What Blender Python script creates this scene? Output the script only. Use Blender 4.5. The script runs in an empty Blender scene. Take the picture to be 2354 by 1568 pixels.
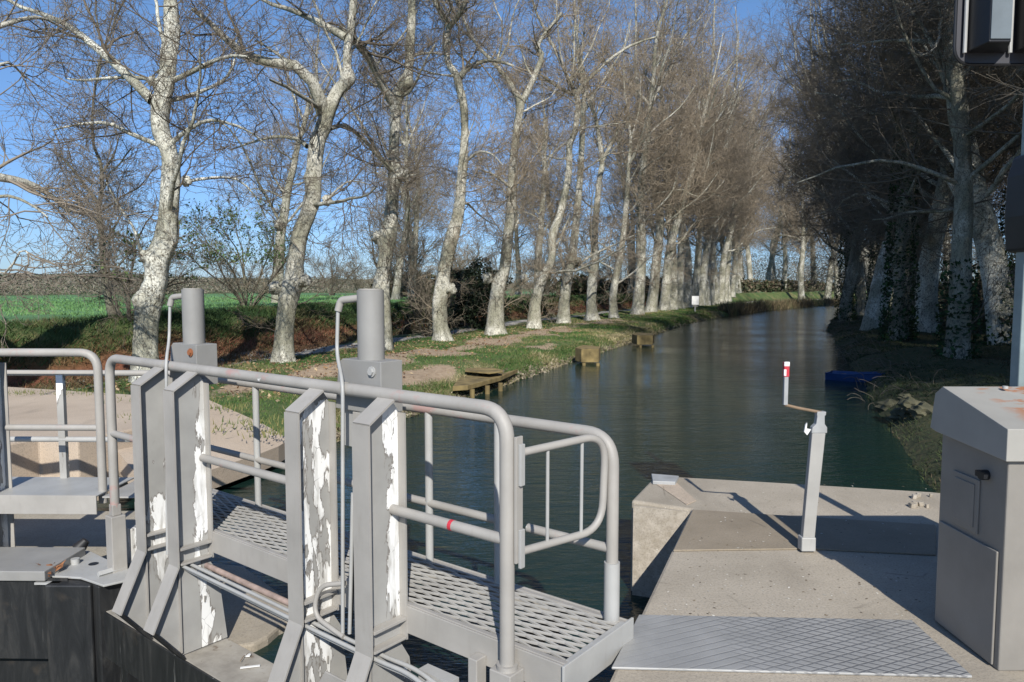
import bpy, math, random
import numpy as np
from mathutils import Vector
random.seed(7)
scene = bpy.context.scene
COL = scene.collection
PI = math.pi

# ------------------------------------------------------------------ camera model (photo measured at 2353 px wide)
F_, CX_, CY_, PITCH, EYE = 1700., 1176.5, 784., math.radians(4.17), 1.6
CAM = np.array([0, 0, EYE])
def ray(px, py):
    a = (px-CX_)/F_; b = -(py-CY_)/F_
    return np.array([a, math.cos(PITCH)+b*math.sin(PITCH), -math.sin(PITCH)+b*math.cos(PITCH)])
def G(px, py, z=0.):                       # survey point lying at height z
    d = ray(px, py); return CAM + d*((z-EYE)/d[2])
def AT(px, py, D):                         # survey point at distance D
    d = ray(px, py); return CAM + d*(D/d[1])
AX = np.array([.36, .933]); AX /= np.linalg.norm(AX); NX = np.array([AX[1], -AX[0]])
def SN(s, n): return s*AX + n*NX           # canal frame: along / to the right
def XYZ(s, n, z): p = SN(s, n); return (p[0], p[1], z)
def bend(s): return .0026*max(0., s-40.)**2 if s < 160 else .0026*120**2+.624*(s-160)

# ------------------------------------------------------------------ materials
def new_mat(name):
    m = bpy.data.materials.new(name); m.use_nodes = True
    nt = m.node_tree; nt.nodes.clear()
    out = nt.nodes.new('ShaderNodeOutputMaterial'); b = nt.nodes.new('ShaderNodeBsdfPrincipled')
    nt.links.new(b.outputs[0], out.inputs[0])
    return m, nt, b
class NT:
    def __init__(s, nt): s.nt = nt
    def n(s, t, **kw):
        x = s.nt.nodes.new(t)
        for k, v in kw.items(): setattr(x, k, v)
        return x
    def l(s, a, b): s.nt.links.new(a, b)
    def coord(s, scale=(1, 1, 1), which='Object', loc=(0, 0, 0)):
        tc = s.n('ShaderNodeTexCoord'); mp = s.n('ShaderNodeMapping')
        mp.inputs['Scale'].default_value = scale; mp.inputs['Location'].default_value = loc
        s.l(tc.outputs[which], mp.inputs[0]); return mp.outputs[0]
    def noise(s, co, scale, detail=4, rough=.55, dist=0.):
        x = s.n('ShaderNodeTexNoise'); x.inputs['Scale'].default_value = scale; x.inputs['Detail'].default_value = detail
        x.inputs['Roughness'].default_value = rough; x.inputs['Distortion'].default_value = dist
        s.l(co, x.inputs['Vector']); return x.outputs['Fac']
    def ramp(s, fac, stops, interp='LINEAR'):
        r = s.n('ShaderNodeValToRGB'); r.color_ramp.interpolation = interp
        e = r.color_ramp.elements
        while len(e) > 1: e.remove(e[-1])
        for i, (p, c) in enumerate(stops):
            if not hasattr(c, '__len__'): c = (c, c, c)
            if i == 0: e[0].position = p; e[0].color = (*c, 1)
            else:
                x = e.new(p); x.color = (*c, 1)
        s.l(fac, r.inputs[0]); return r.outputs[0]
    def mix(s, fac, a, b, mode='MIX'):
        x = s.n('ShaderNodeMix', data_type='RGBA', blend_type=mode)
        for sock, v in ((x.inputs[0], fac), (x.inputs[6], a), (x.inputs[7], b)):
            if hasattr(v, 'is_linked') or isinstance(v, bpy.types.NodeSocket): s.l(v, sock)
            elif hasattr(v, '__len__'): sock.default_value = (*v, 1)
            else: sock.default_value = v
        return x.outputs[2]
    def math(s, op, a, b=0.):
        x = s.n('ShaderNodeMath', operation=op)
        for i, v in enumerate((a, b)):
            if isinstance(v, bpy.types.NodeSocket): s.l(v, x.inputs[i])
            else: x.inputs[i].default_value = v
        return x.outputs[0]
    def attr(s, name):
        a = s.n('ShaderNodeAttribute', attribute_name=name); return a
    def bump(s, h, strength, dist, b):
        x = s.n('ShaderNodeBump'); x.inputs['Strength'].default_value = strength; x.inputs['Distance'].default_value = dist
        s.l(h, x.inputs['Height']); s.l(x.outputs[0], b.inputs['Normal'])

def m_paint(name, base=(.37, .352, .322), scuff=True, rough=.55, dirt=.8):
    m, nt, b = new_mat(name); t = NT(nt); co = t.coord()
    n1 = t.noise(co, 3.5, 5); c = t.ramp(n1, [(.3, tuple(x*dirt for x in base)), (.65, base)])
    n3 = t.noise(t.coord((14, 14, 2.5)), 2., 4)
    c = t.mix(t.ramp(n3, [(.55, 0), (.75, .25)]), c, (.24, .22, .19))
    if scuff:
        n2 = t.noise(t.coord((.8, 1, 1)), 3.3, 7, .68); f = t.ramp(n2, [(.60, 0), (.67, .8)])
        c = t.mix(f, c, (.40, .24, .215))
        n4 = t.noise(t.coord(loc=(3, 1, 7)), 11, 4); c = t.mix(t.ramp(n4, [(.70, 0), (.72, 1)]), c, (.75, .74, .72))
    t.l(c, b.inputs['Base Color']); b.inputs['Roughness'].default_value = rough
    t.bump(t.noise(co, 60, 3), .12, .004, b)
    return m

def m_peel(name, v0=0., k=8., bias=0., seed=0., zc=0., kz=0.):
    m, nt, b = new_mat(name); t = NT(nt); co = t.coord(loc=(seed, seed*.7, seed*1.3), scale=(1, 1, .26))
    base = t.ramp(t.noise(t.coord(), 4, 5), [(.3, (.29, .285, .27)), (.7, (.38, .375, .355))])
    sep = t.n('ShaderNodeSeparateXYZ'); tc = t.n('ShaderNodeTexCoord'); t.l(tc.outputs['Object'], sep.inputs[0])
    dy = t.math('SUBTRACT', sep.outputs[1], v0); dz = t.math('SUBTRACT', sep.outputs[2], zc)
    fall = t.math('ADD', t.math('MULTIPLY', t.math('MULTIPLY', dy, dy), k), t.math('MULTIPLY', t.math('MULTIPLY', dz, dz), kz))
    h = t.math('SUBTRACT', t.math('ADD', t.noise(co, 8., 7, .6, .4), bias), fall)
    white = t.ramp(h, [(.5, 0), (.508, 1)]); edge = t.ramp(h, [(.478, 0), (.494, .55), (.5, .7), (.508, 0)])
    vor = t.n('ShaderNodeTexVoronoi', feature='DISTANCE_TO_EDGE'); vor.inputs['Scale'].default_value = 16; t.l(t.coord(scale=(1, 1, .6)), vor.inputs['Vector'])
    crack = t.math('MULTIPLY', t.ramp(vor.outputs['Distance'], [(.0, .75), (.022, 0)]), t.ramp(t.noise(t.coord(loc=(9, 2, seed)), 6, 3), [(.5, 0), (.6, 1)]))
    c = t.mix(edge, base, (.11, .085, .065)); wc = t.mix(crack, t.ramp(t.noise(t.coord((6, 6, 1.2)), 3, 5), [(.38, (.50, .49, .46)), (.52, (.83, .83, .81))]), (.1, .1, .09)); c = t.mix(white, c, wc)
    t.l(c, b.inputs['Base Color']); b.inputs['Roughness'].default_value = .6
    t.bump(white, .5, .004, b)
    return m

def m_concrete(name, a=(.30, .275, .235), c2=(.42, .39, .34), scale=1.2, speck=True, rough=.9, stain=(.2, .17, .13)):
    m, nt, b = new_mat(name); t = NT(nt); co = t.coord()
    c = t.ramp(t.noise(co, scale, 8, .65), [(.3, a), (.7, c2)])
    c = t.mix(t.ramp(t.noise(t.coord(scale=(1, .35, 1)), 2.3, 5), [(.55, 0), (.75, .5)]), c, stain)
    n2 = t.noise(co, 85, 3); c = t.mix(t.ramp(n2, [(.35, .35), (.5, 0)]), c, (.14, .12, .10))
    if speck:
        n3 = t.noise(t.coord(loc=(5, 5, 5)), 38, 2); c = t.mix(t.ramp(n3, [(.735, 0), (.75, .8)]), c, (.62, .6, .54))
    v = t.n('ShaderNodeTexVoronoi', feature='DISTANCE_TO_EDGE'); v.inputs['Scale'].default_value = .7
    t.l(t.coord(), v.inputs['Vector']); dn = t.noise(co, 3, 4)
    ck = t.math('MULTIPLY', t.ramp(v.outputs['Distance'], [(0, .5), (.005, 0)]), t.ramp(dn, [(.54, 0), (.62, 1)]))
    c = t.mix(ck, c, (.09, .075, .06))
    t.l(c, b.inputs['Base Color']); b.inputs['Roughness'].default_value = rough
    t.bump(t.noise(co, 45, 6, .7), .35, .01, b)
    return m

def m_steel_dark(name):
    m, nt, b = new_mat(name); t = NT(nt)
    n = t.noise(t.coord((4, 4, .9)), 2.0, 9, .68, .9)
    c = t.ramp(n, [(.25, (.007, .0075, .008)), (.5, (.016, .017, .018)), (.66, (.036, .036, .035)), (.8, (.13, .125, .115))])
    n2 = t.noise(t.coord((14, 14, .5), loc=(2, 3, 1)), 2.4, 4, .6); c = t.mix(t.ramp(n2, [(.68, 0), (.72, .55)]), c, (.30, .30, .28))
    n3 = t.noise(t.coord(), 3, 5); c = t.mix(t.ramp(n3, [(.58, 0), (.75, .6)]), c, (.09, .07, .05))
    t.l(c, b.inputs['Base Color']); b.inputs['Roughness'].default_value = .5; t.bump(n, .3, .01, b)
    return m
def m_dusty(name):
    m, nt, b = new_mat(name); t = NT(nt); n = t.noise(t.coord(), 5, 7, .65)
    c = t.ramp(n, [(.3, (.22, .2, .17)), (.6, (.36, .335, .29)), (.8, (.44, .42, .38))])
    n2 = t.noise(t.coord(loc=(2, 7, 1)), 14, 4); c = t.mix(t.ramp(n2, [(.62, 0), (.7, .7)]), c, (.12, .08, .05))
    t.l(c, b.inputs['Base Color']); b.inputs['Roughness'].default_value = .85; t.bump(n, .3, .01, b); return m
def m_plain(name, c, rough=.6, metal=0., var=.25, scale=6.):
    m, nt, b = new_mat(name); t = NT(nt); n = t.noise(t.coord(), scale, 5)
    t.l(t.ramp(n, [(.3, tuple(x*(1-var) for x in c)), (.7, tuple(min(1, x*(1+var*.5)) for x in c))]), b.inputs['Base Color'])
    b.inputs['Roughness'].default_value = rough; b.inputs['Metallic'].default_value = metal; return m
def m_rust_grey(name, base=(.35, .34, .31)):
    m, nt, b = new_mat(name); t = NT(nt); co = t.coord()
    c = t.ramp(t.noise(co, 4, 5), [(.3, tuple(x*.85 for x in base)), (.7, base)])
    f = t.noise(t.coord((2.2, 5, 3), loc=(1.3, .2, 0)), 2.3, 6, .6)
    sx = t.n('ShaderNodeSeparateXYZ'); t.l(t.coord(), sx.inputs[0]); rm = t.math('MULTIPLY', t.ramp(f, [(.50, 0), (.55, .9)]), t.ramp(sx.outputs[0], [(.10, 0), (.2, 1)])); c = t.mix(rm, c, (.36, .14, .055))
    t.l(c, b.inputs['Base Color']); b.inputs['Roughness'].default_value = .5; return m

def m_bark(name, pale=(.62, .60, .51), mid=(.33, .32, .25), dark=(.12, .11, .085), whiteness=.5):
    m, nt, b = new_mat(name); t = NT(nt)
    co = t.coord((1, 1, .6))
    n1 = t.noise(co, 3.2, 8, .68, .6)
    c = t.ramp(n1, [(whiteness-.16, mid), (whiteness-.03, tuple(x*.75 for x in pale)), (whiteness+.06, pale)])
    n2 = t.noise(t.coord(loc=(4, 2, 9)), 1.1, 4); c = t.mix(t.ramp(n2, [(.44, 0), (.6, .8)]), c, (.23, .225, .155))
    n5 = t.noise(t.coord((1, 1, .35), loc=(1, 5, 2)), 12, 6, .75, 1.5); c = t.mix(t.ramp(n5, [(.535, 0), (.60, .9)]), c, dark)
    n4 = t.noise(co, 34, 4, .7); c = t.mix(t.ramp(n4, [(.55, 0), (.61, .85)]), c, dark)
    n6 = t.noise(t.coord(loc=(8, 8, 3)), 15, 3, .6); c = t.mix(t.ramp(n6, [(.60, 0), (.64, .8)]), c, dark)
    t.l(c, b.inputs['Base Color']); b.inputs['Roughness'].default_value = .9
    t.bump(t.math('ADD', n1, t.math('MULTIPLY', n4, .6)), .6, .05, b); return m
def m_col(name, rough=.8, trans=0.):
    m, nt, b = new_mat(name); t = NT(nt); a = t.attr('Col')
    t.l(a.outputs['Color'], b.inputs['Base Color']); b.inputs['Roughness'].default_value = rough
    return m

M = {}
M['paint'] = m_paint('grey_paint'); M['paint_plain'] = m_paint('grey_paint_clean', scuff=False)
M['paint_light'] = m_paint('galvanised_pale', base=(.41, .41, .395), scuff=False, rough=.45)
M['rustpaint'] = m_plain('rust_bloomed_paint', (.34, .255, .215), .7, 0, .4, 14); M['ram'] = m_paint('ram_paint', base=(.285, .28, .265), scuff=False); M['grate'] = m_paint('grating_steel', base=(.37, .36, .335), scuff=False, rough=.5)
M['flaky'] = m_peel('flaking_post', 0, 0, -.035, 3.)
M['steel'] = m_steel_dark('stained_steel'); M['dusty'] = m_dusty('dusty_steel')
M['concrete'] = m_concrete('quay_concrete', (.32, .28, .22), (.47, .415, .335)); M['concrete_l'] = m_concrete('apron_concrete', (.44, .355, .27), (.57, .47, .365), .9, False)
M['pebble'] = m_concrete('pebbly_concrete', (.30, .26, .2), (.48, .43, .36), 14., True)
M['wallc'] = m_concrete('lock_wall', (.26, .24, .19), (.42, .38, .31), 1.0, False)
M['brown'] = m_concrete('brown_cover', (.235, .195, .14), (.31, .26, .195), 2., False)
M['rubber'] = m_plain('black_rubber', (.02, .02, .022), .55)
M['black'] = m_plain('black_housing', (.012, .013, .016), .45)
M['rust'] = m_plain('rust', (.27, .1, .04), .85); M['leaf'] = m_plain('dry_leaf', (.26, .11, .045), .8, 0, .6, 30)
M['stick'] = m_plain('dead_wood', (.24, .17, .11), .85); M['wood'] = m_plain('mossy_planks', (.24, .18, .075), .9, 0, .6, 3)
M['white'] = m_plain('white_paint', (.8, .8, .78), .5, 0, .1); M['red'] = m_plain('red_paint', (.55, .04, .06), .5)
M['blue'] = m_plain('blue_hull', (.012, .05, .17), .6); M['cab'] = m_paint('cabinet_paint', base=(.25, .235, .21), scuff=False, rough=.5)
M['lid'] = m_rust_grey('rusty_lid'); M['sigpole'] = m_plain('blue_grey_pole', (.25, .31, .31), .45)
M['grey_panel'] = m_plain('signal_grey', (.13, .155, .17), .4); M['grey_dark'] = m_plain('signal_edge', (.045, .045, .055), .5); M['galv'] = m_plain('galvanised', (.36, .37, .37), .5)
M['bark'] = m_bark('plane_bark'); M['bark_w'] = m_bark('plane_bark_white', (.76, .755, .66), (.46, .45, .38), whiteness=.45); M['bark_g'] = m_bark('plane_bark_grey', (.50, .48, .39), (.26, .25, .19), whiteness=.53)
M['bark_d'] = m_bark('dark_bark', (.13, .11, .085), (.085, .07, .055), (.04, .035, .03), .5)
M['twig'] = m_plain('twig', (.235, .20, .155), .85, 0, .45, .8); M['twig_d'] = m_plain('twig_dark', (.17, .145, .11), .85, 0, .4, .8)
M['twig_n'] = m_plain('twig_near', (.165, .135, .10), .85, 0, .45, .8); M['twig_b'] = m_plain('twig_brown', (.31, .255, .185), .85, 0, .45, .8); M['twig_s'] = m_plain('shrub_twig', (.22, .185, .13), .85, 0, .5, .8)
M['col'] = m_col('leafage'); M['stone'] = m_concrete('bank_stone', (.045, .05, .025), (.13, .12, .07), 3, False)

# ------------------------------------------------------------------ mesh helpers
class MB:
    def __init__(s): s.v = []; s.f = []
    def add(s, v, f):
        o = len(s.v); s.v += [tuple(map(float, p)) for p in v]; s.f += [tuple(i+o for i in q) for q in f]; return s
    def box(s, x0, x1, y0, y1, z0, z1):
        v = [(x, y, z) for z in (z0, z1) for y in (y0, y1) for x in (x0, x1)]
        return s.add(v, [(0, 2, 3, 1), (4, 5, 7, 6), (0, 1, 5, 4), (2, 6, 7, 3), (0, 4, 6, 2), (1, 3, 7, 5)])
    def prism(s, poly, ext):                       # poly: list of 3D pts, ext: 3D vector
        n = len(poly); e = np.array(ext, float); p = [np.array(q, float) for q in poly]
        v = p + [q+e for q in p]
        f = [tuple(range(n-1, -1, -1)), tuple(range(n, 2*n))] + [(i, (i+1) % n, n+(i+1) % n, n+i) for i in range(n)]
        return s.add(v, f)
    def tube(s, pts, r, k=12, caps=True):
        P = np.array(pts, float); n = len(P)
        R = np.full(n, r, float) if not hasattr(r, '__len__') else np.array(r, float)
        T = np.gradient(P, axis=0); T /= np.linalg.norm(T, axis=1)[:, None]
        ref = np.array([0, 0, 1.]) if abs(T[0][2]) < .9 else np.array([1., 0, 0])
        a = np.cross(T[0], ref); a /= np.linalg.norm(a); v = []
        for i in range(n):
            a = a - T[i]*(a@T[i]); a /= np.linalg.norm(a); b_ = np.cross(T[i], a)
            for j in range(k):
                th = 2*PI*j/k; v.append(P[i]+R[i]*(math.cos(th)*a+math.sin(th)*b_))
        f = [(i*k+j, i*k+(j+1) % k, (i+1)*k+(j+1) % k, (i+1)*k+j) for i in range(n-1) for j in range(k)]
        if caps: f += [tuple(range(k-1, -1, -1)), tuple((n-1)*k+j for j in range(k))]
        return s.add(v, f)
    def cyl(s, p0, p1, r, k=24, r1=None): return s.tube([p0, p1], [r, r if r1 is None else r1], k)
    def build(s, name, mat, parent=None, smooth=False, bevel=0., angle=40):
        me = bpy.data.meshes.new(name); me.from_pydata(s.v, [], s.f); me.update()
        return link(name, me, mat, parent, smooth, bevel, angle)
def link(name, me, mat, parent=None, smooth=False, bevel=0., angle=40):
    me.materials.append(mat); o = bpy.data.objects.new(name, me); COL.objects.link(o)
    if parent: o.parent = parent
    if smooth:
        me.polygons.foreach_set('use_smooth', [True]*len(me.polygons))
        try: me.set_sharp_from_angle(angle=math.radians(angle))
        except Exception: pass
    if bevel:
        b = o.modifiers.new('bevel', 'BEVEL'); b.width = bevel; b.segments = 2; b.limit_method = 'ANGLE'; b.angle_limit = math.radians(35)
    return o
def fillet(pts, rad, seg=7):
    P = [np.array(p, float) for p in pts]; out = [P[0]]
    for i in range(1, len(P)-1):
        a = P[i-1]-P[i]; b = P[i+1]-P[i]; la, lb = np.linalg.norm(a), np.linalg.norm(b); a /= la; b /= lb
        r = min(rad, la*.48, lb*.48); p0 = P[i]+a*r; p1 = P[i]+b*r
        for q in range(seg+1):
            t = q/seg; out.append((1-t)**2*p0+2*t*(1-t)*(P[i]+.1*(p0+p1-2*P[i])*0)+t*t*p1)
    out.append(P[-1]); return out
def tag(o, label, cat, group=None, kind=None):
    if label: o['label'] = label
    if cat: o['category'] = cat
    if group: o['group'] = group
    if kind: o['kind'] = kind
    return o
def struct(o): o['kind'] = 'structure'; return o
def thing(name, label, cat, loc=(0, 0, 0), rz=0., group=None):
    o = bpy.data.objects.new(name, None); COL.objects.link(o); o.location = loc; o.rotation_euler = (0, 0, rz)
    return tag(o, label, cat, group)
def arr_mesh(name, V, Fq, col=None, smooth=False):
    me = bpy.data.meshes.new(name); V = np.asarray(V, np.float32); Fq = np.asarray(Fq, np.int32)
    nf, k = Fq.shape
    me.vertices.add(len(V)); me.vertices.foreach_set('co', V.ravel())
    me.loops.add(nf*k); me.loops.foreach_set('vertex_index', Fq.ravel())
    me.polygons.add(nf); me.polygons.foreach_set('loop_start', np.arange(0, nf*k, k, dtype=np.int32))
    if smooth: me.polygons.foreach_set('use_smooth', np.ones(nf, bool))
    me.update(calc_edges=True)
    if col is not None:
        a = me.color_attributes.new('Col', 'FLOAT_COLOR', 'POINT'); c = np.ones((len(V), 4), np.float32); c[:, :3] = col
        a.data.foreach_set('color', c.ravel())
    return me

# ------------------------------------------------------------------ camera, light, sky
cam = bpy.data.cameras.new('camera'); co = bpy.data.objects.new('camera', cam); COL.objects.link(co)
co.location = (0, 0, EYE); co.rotation_euler = (PI/2-PITCH, 0, 0); cam.sensor_width = 36; cam.lens = F_/2353*36
cam.clip_start = .05; cam.clip_end = 3000; scene.camera = co
SUN_EL, SUN_AZ = 34., 6.
ldir = Vector((-math.sin(math.radians(SUN_AZ))*math.cos(math.radians(SUN_EL)), math.cos(math.radians(SUN_AZ))*math.cos(math.radians(SUN_EL)), -math.sin(math.radians(SUN_EL))))
sl = bpy.data.lights.new('sun', 'SUN'); sl.energy = 5.; sl.angle = math.radians(.5); sl.color = (1, .955, .88)
so = bpy.data.objects.new('sun', sl); COL.objects.link(so); so.rotation_euler = ldir.to_track_quat('-Z', 'Y').to_euler(); so.location = (3, -10, 12)
w = bpy.data.worlds.new('World'); scene.world = w; w.use_nodes = True; nt = w.node_tree; nt.nodes.clear()
bg = nt.nodes.new('ShaderNodeBackground'); wo = nt.nodes.new('ShaderNodeOutputWorld'); sk = nt.nodes.new('ShaderNodeTexSky')
sk.sky_type = 'NISHITA'; sk.sun_disc = False; sk.sun_elevation = math.radians(SUN_EL); sk.sun_rotation = math.radians(180-SUN_AZ)
sk.air_density = 1.0; sk.dust_density = .25; sk.ozone_density = 3.; sk.altitude = 100
tn = nt.nodes.new('ShaderNodeMix'); tn.data_type = 'RGBA'; tn.blend_type = 'MULTIPLY'; tn.inputs[0].default_value = 1.; tn.inputs[7].default_value = (.78, .95, 1.14, 1)
tc = nt.nodes.new('ShaderNodeTexCoord'); sp_ = nt.nodes.new('ShaderNodeSeparateXYZ'); rp = nt.nodes.new('ShaderNodeValToRGB'); t2 = nt.nodes.new('ShaderNodeMix'); t2.data_type = 'RGBA'; t2.blend_type = 'MULTIPLY'; t2.inputs[0].default_value = 1.
rp.color_ramp.elements[0].position = 0.; rp.color_ramp.elements[0].color = (.62, .70, .93, 1); rp.color_ramp.elements[1].position = .30; rp.color_ramp.elements[1].color = (1, 1, 1, 1)   # bluish horizon air
nt.links.new(tc.outputs['Generated'], sp_.inputs[0]); nt.links.new(sp_.outputs[2], rp.inputs[0])
nt.links.new(sk.outputs[0], tn.inputs[6]); nt.links.new(tn.outputs[2], t2.inputs[6]); nt.links.new(rp.outputs[0], t2.inputs[7]); nt.links.new(t2.outputs[2], bg.inputs[0]); nt.links.new(bg.outputs[0], wo.inputs[0]); bg.inputs[1].default_value = .105
scene.view_settings.view_transform = 'Standard'; scene.view_settings.look = 'None'; scene.view_settings.exposure = .16; scene.view_settings.gamma = 1
scene.cycles.max_bounces = 6; scene.cycles.transparent_max_bounces = 4

# ------------------------------------------------------------------ ground
rng = np.random.default_rng(3)
def vnoise(x, y, seed=0):                      # cheap smooth value noise
    xi = np.floor(x).astype(int); yi = np.floor(y).astype(int); fx = x-xi; fy = y-yi
    h = lambda a, b: (np.sin(a*127.1+b*311.7+seed*74.7)*43758.5453) % 1.
    u = fx*fx*(3-2*fx); v = fy*fy*(3-2*fy)
    return (h(xi, yi)*(1-u)+h(xi+1, yi)*u)*(1-v)+(h(xi, yi+1)*(1-u)+h(xi+1, yi+1)*u)*v
def fbm(x, y, seed=0): return vnoise(x, y, seed)*.55+vnoise(x*2.1, y*2.1, seed+1)*.28+vnoise(x*4.3, y*4.3, seed+2)*.17
BEND = np.vectorize(bend)
def near_shift(s): return 2.0*np.clip((24-s)/12, 0, 1)
def ground_z(s, n):
    m = n-BEND(s)
    near = near_shift(s)*np.clip((-12.6-m)/1., 0, 1); m = m-near
    kx = [-400, -300, -120, -75, -30, -17.0, -16.3, -15.4, -14.9, -13.2, -10, -7.6, -6.8, -6.35, -5.8, -5., .6, 1.2, 1.9, 3.2, 6, 14, 60, 300]
    kz = [4, 2.5, 1.0, .60, .78, .84, .75, .1, -.2, -.28, -.22, -.28, -.40, -.74, -1.6, -2.6, -2.6, -.9, -.5, -.22, -.1, .0, .4, 4]
    z = np.interp(m, kx, kz)
    amp = np.interp(m, [-80, -30, -16, -14, -7, -6.4, 1.2, 2, 20], [.3, .08, .16, .10, .14, .1, .1, .22, .35])
    z = z + (fbm(s*.55, m*.55)-.5)*amp*2 + (fbm(s*1.7, m*1.7, 5)-.5)*amp*.5
    deep = np.clip((5.0-s)/.6, 0, 1)*((m > -7.4) & (m < -.3)); z = z*(1-deep) + np.minimum(z, -5.2)*deep
    low = (s < 8.0) & (m < -7.6) & (m > -12.6); z = np.where(low, np.minimum(z, -.35), z); low = (s < 8.0) & (m >= -7.6) & (m < -5.6); z = np.where(low, np.minimum(z, -1.6), z)
    low = (s < 6.2) & (m > -1.4) & (m < 9); z = np.where(low, np.minimum(z, -.35), z)
    far = np.clip((s-115)/40, 0, 1)*(m < -12)
    return z
S = np.concatenate([np.arange(-60, 0, 4), np.arange(0, 24, .22), np.arange(24, 60, .4), np.arange(60, 130, 1.2), np.geomspace(131, 520, 26)])
Nn = np.concatenate([-np.geomspace(400, 20, 26), np.arange(-19.5, -5, .2), np.arange(-5, .4, 1.), np.arange(.6, 8, .22), np.geomspace(8.4, 320, 26)])
SS, NN = np.meshgrid(S, Nn, indexing='ij'); SH = BEND(SS)
NA = NN + SH                                   # follow the canal's curve
ZZ = ground_z(SS, NA)
V = np.stack([SS*AX[0]+NA*NX[0], SS*AX[1]+NA*NX[1], ZZ], -1).reshape(-1, 3)
a, b_ = SS.shape; I = np.arange(a*b_).reshape(a, b_)
Fq = np.stack([I[:-1, :-1], I[1:, :-1], I[1:, 1:], I[:-1, 1:]], -1).reshape(-1, 4)[:, ::-1]
me = arr_mesh('ground', V, Fq, smooth=True)
mm = NN.ravel(); ss = SS.ravel()
def bumpf(x, c, wd): return np.clip(1-np.abs(x-c)/wd, 0, 1)
nz = fbm(ss*.5, mm*.5, 9)
def dirt_mask(s, m):
    d = bumpf(m, -9.6, 1.5)*np.interp(s, [8, 10, 24, 34, 60], [.8, 1, 1, .6, .25])
    d = np.maximum(d, bumpf(m, -7.6, .9)*np.maximum(bumpf(s, 14.5, 2.6), bumpf(s, 22.5, 1.8)))
    return np.clip(d*1.5 + (fbm(s*.6, m*.6, 9)-.5)*2.4 - .35, 0, 1)
mp_ = mm-near_shift(ss)
masks = {'path': bumpf(mm, -13.5+.3*np.sin(ss*.3)+near_shift(ss)*.4, .7), 'red': np.clip(bumpf(mp_, -15.3, .8)*1.4+(nz-.55)*1.6, 0, 1)*(np.abs(mp_+15.3) < 1.2)*np.interp(ss, [70, 86], [1, 0]),
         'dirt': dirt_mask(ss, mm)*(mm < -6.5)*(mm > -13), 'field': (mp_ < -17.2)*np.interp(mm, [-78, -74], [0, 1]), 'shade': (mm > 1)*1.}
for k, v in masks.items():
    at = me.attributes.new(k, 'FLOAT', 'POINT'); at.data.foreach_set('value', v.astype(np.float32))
m, nt, bs = new_mat('ground_earth'); t = NT(nt); cob = t.coord()
n1 = t.noise(cob, .9, 7, .65); n2 = t.noise(cob, 9, 5, .7)
grass = t.ramp(n1, [(.3, (.035, .075, .015)), (.5, (.075, .115, .03)), (.62, (.16, .15, .06)), (.75, (.22, .185, .09))])
c = grass
dirtc = t.ramp(n2, [(.3, (.27, .19, .12)), (.7, (.43, .335, .235))])
c = t.mix(t.ramp(t.math('ADD', t.attr('dirt').outputs['Fac'], t.math('MULTIPLY', t.math('SUBTRACT', n2, .5), .6)), [(.35, 0), (.5, 1)]), c, dirtc)
redc = t.ramp(n2, [(.3, (.14, .045, .022)), (.7, (.27, .10, .055))])
c = t.mix(t.attr('red').outputs['Fac'], c, redc)
c = t.mix(t.ramp(t.math('ADD', t.attr('path').outputs['Fac'], t.math('MULTIPLY', t.math('SUBTRACT', n2, .5), .5)), [(.4, 0), (.55, 1)]), c, (.34, .32, .28))
fc = t.ramp(t.noise(cob, .35, 5), [(.35, (.085, .19, .07)), (.7, (.11, .235, .085))])
c = t.mix(t.attr('field').outputs['Fac'], c, fc)
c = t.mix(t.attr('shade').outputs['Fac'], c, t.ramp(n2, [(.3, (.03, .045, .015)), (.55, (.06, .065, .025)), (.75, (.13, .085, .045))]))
t.l(c, bs.inputs['Base Color']); bs.inputs['Roughness'].default_value = .95; t.bump(t.math('ADD', n1, n2), .6, .06, bs)
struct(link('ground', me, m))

# ------------------------------------------------------------------ water
m, nt, bs = new_mat('canal_water'); t = NT(nt)
bs.inputs['Base Color'].default_value = (.010, .027, .022, 1); bs.inputs['Roughness'].default_value = .085; bs.inputs['IOR'].default_value = 1.33
mp = t.n('ShaderNodeMapping'); tc = t.n('ShaderNodeTexCoord'); t.l(tc.outputs['Object'], mp.inputs[0]); mp.inputs['Rotation'].default_value = (0, 0, math.radians(8)); mp.inputs['Scale'].default_value = (.55, 1.7, 1)
wv = t.math('ADD', t.noise(mp.outputs[0], 2.2, 5, .6, .3), t.math('MULTIPLY', t.noise(mp.outputs[0], 8., 3, .6), .35))
calm = t.ramp(t.noise(t.coord(), .35, 3), [(.35, .35), (.65, 1)])
bp = t.n('ShaderNodeBump'); bp.inputs['Distance'].default_value = .038; t.l(calm, bp.inputs['Strength']); t.l(wv, bp.inputs['Height']); t.l(bp.outputs[0], bs.inputs['Normal'])
M['water'] = m
def gpt(s, n, z): return XYZ(s, n, z)
wb = MB(); zz = -.70
rows = list(np.arange(4.6, 160, 3.)); vv = []
for s in rows: vv += [gpt(s, bend(s)-7.6, zz), gpt(s, bend(s)+2.4, zz)]
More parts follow.
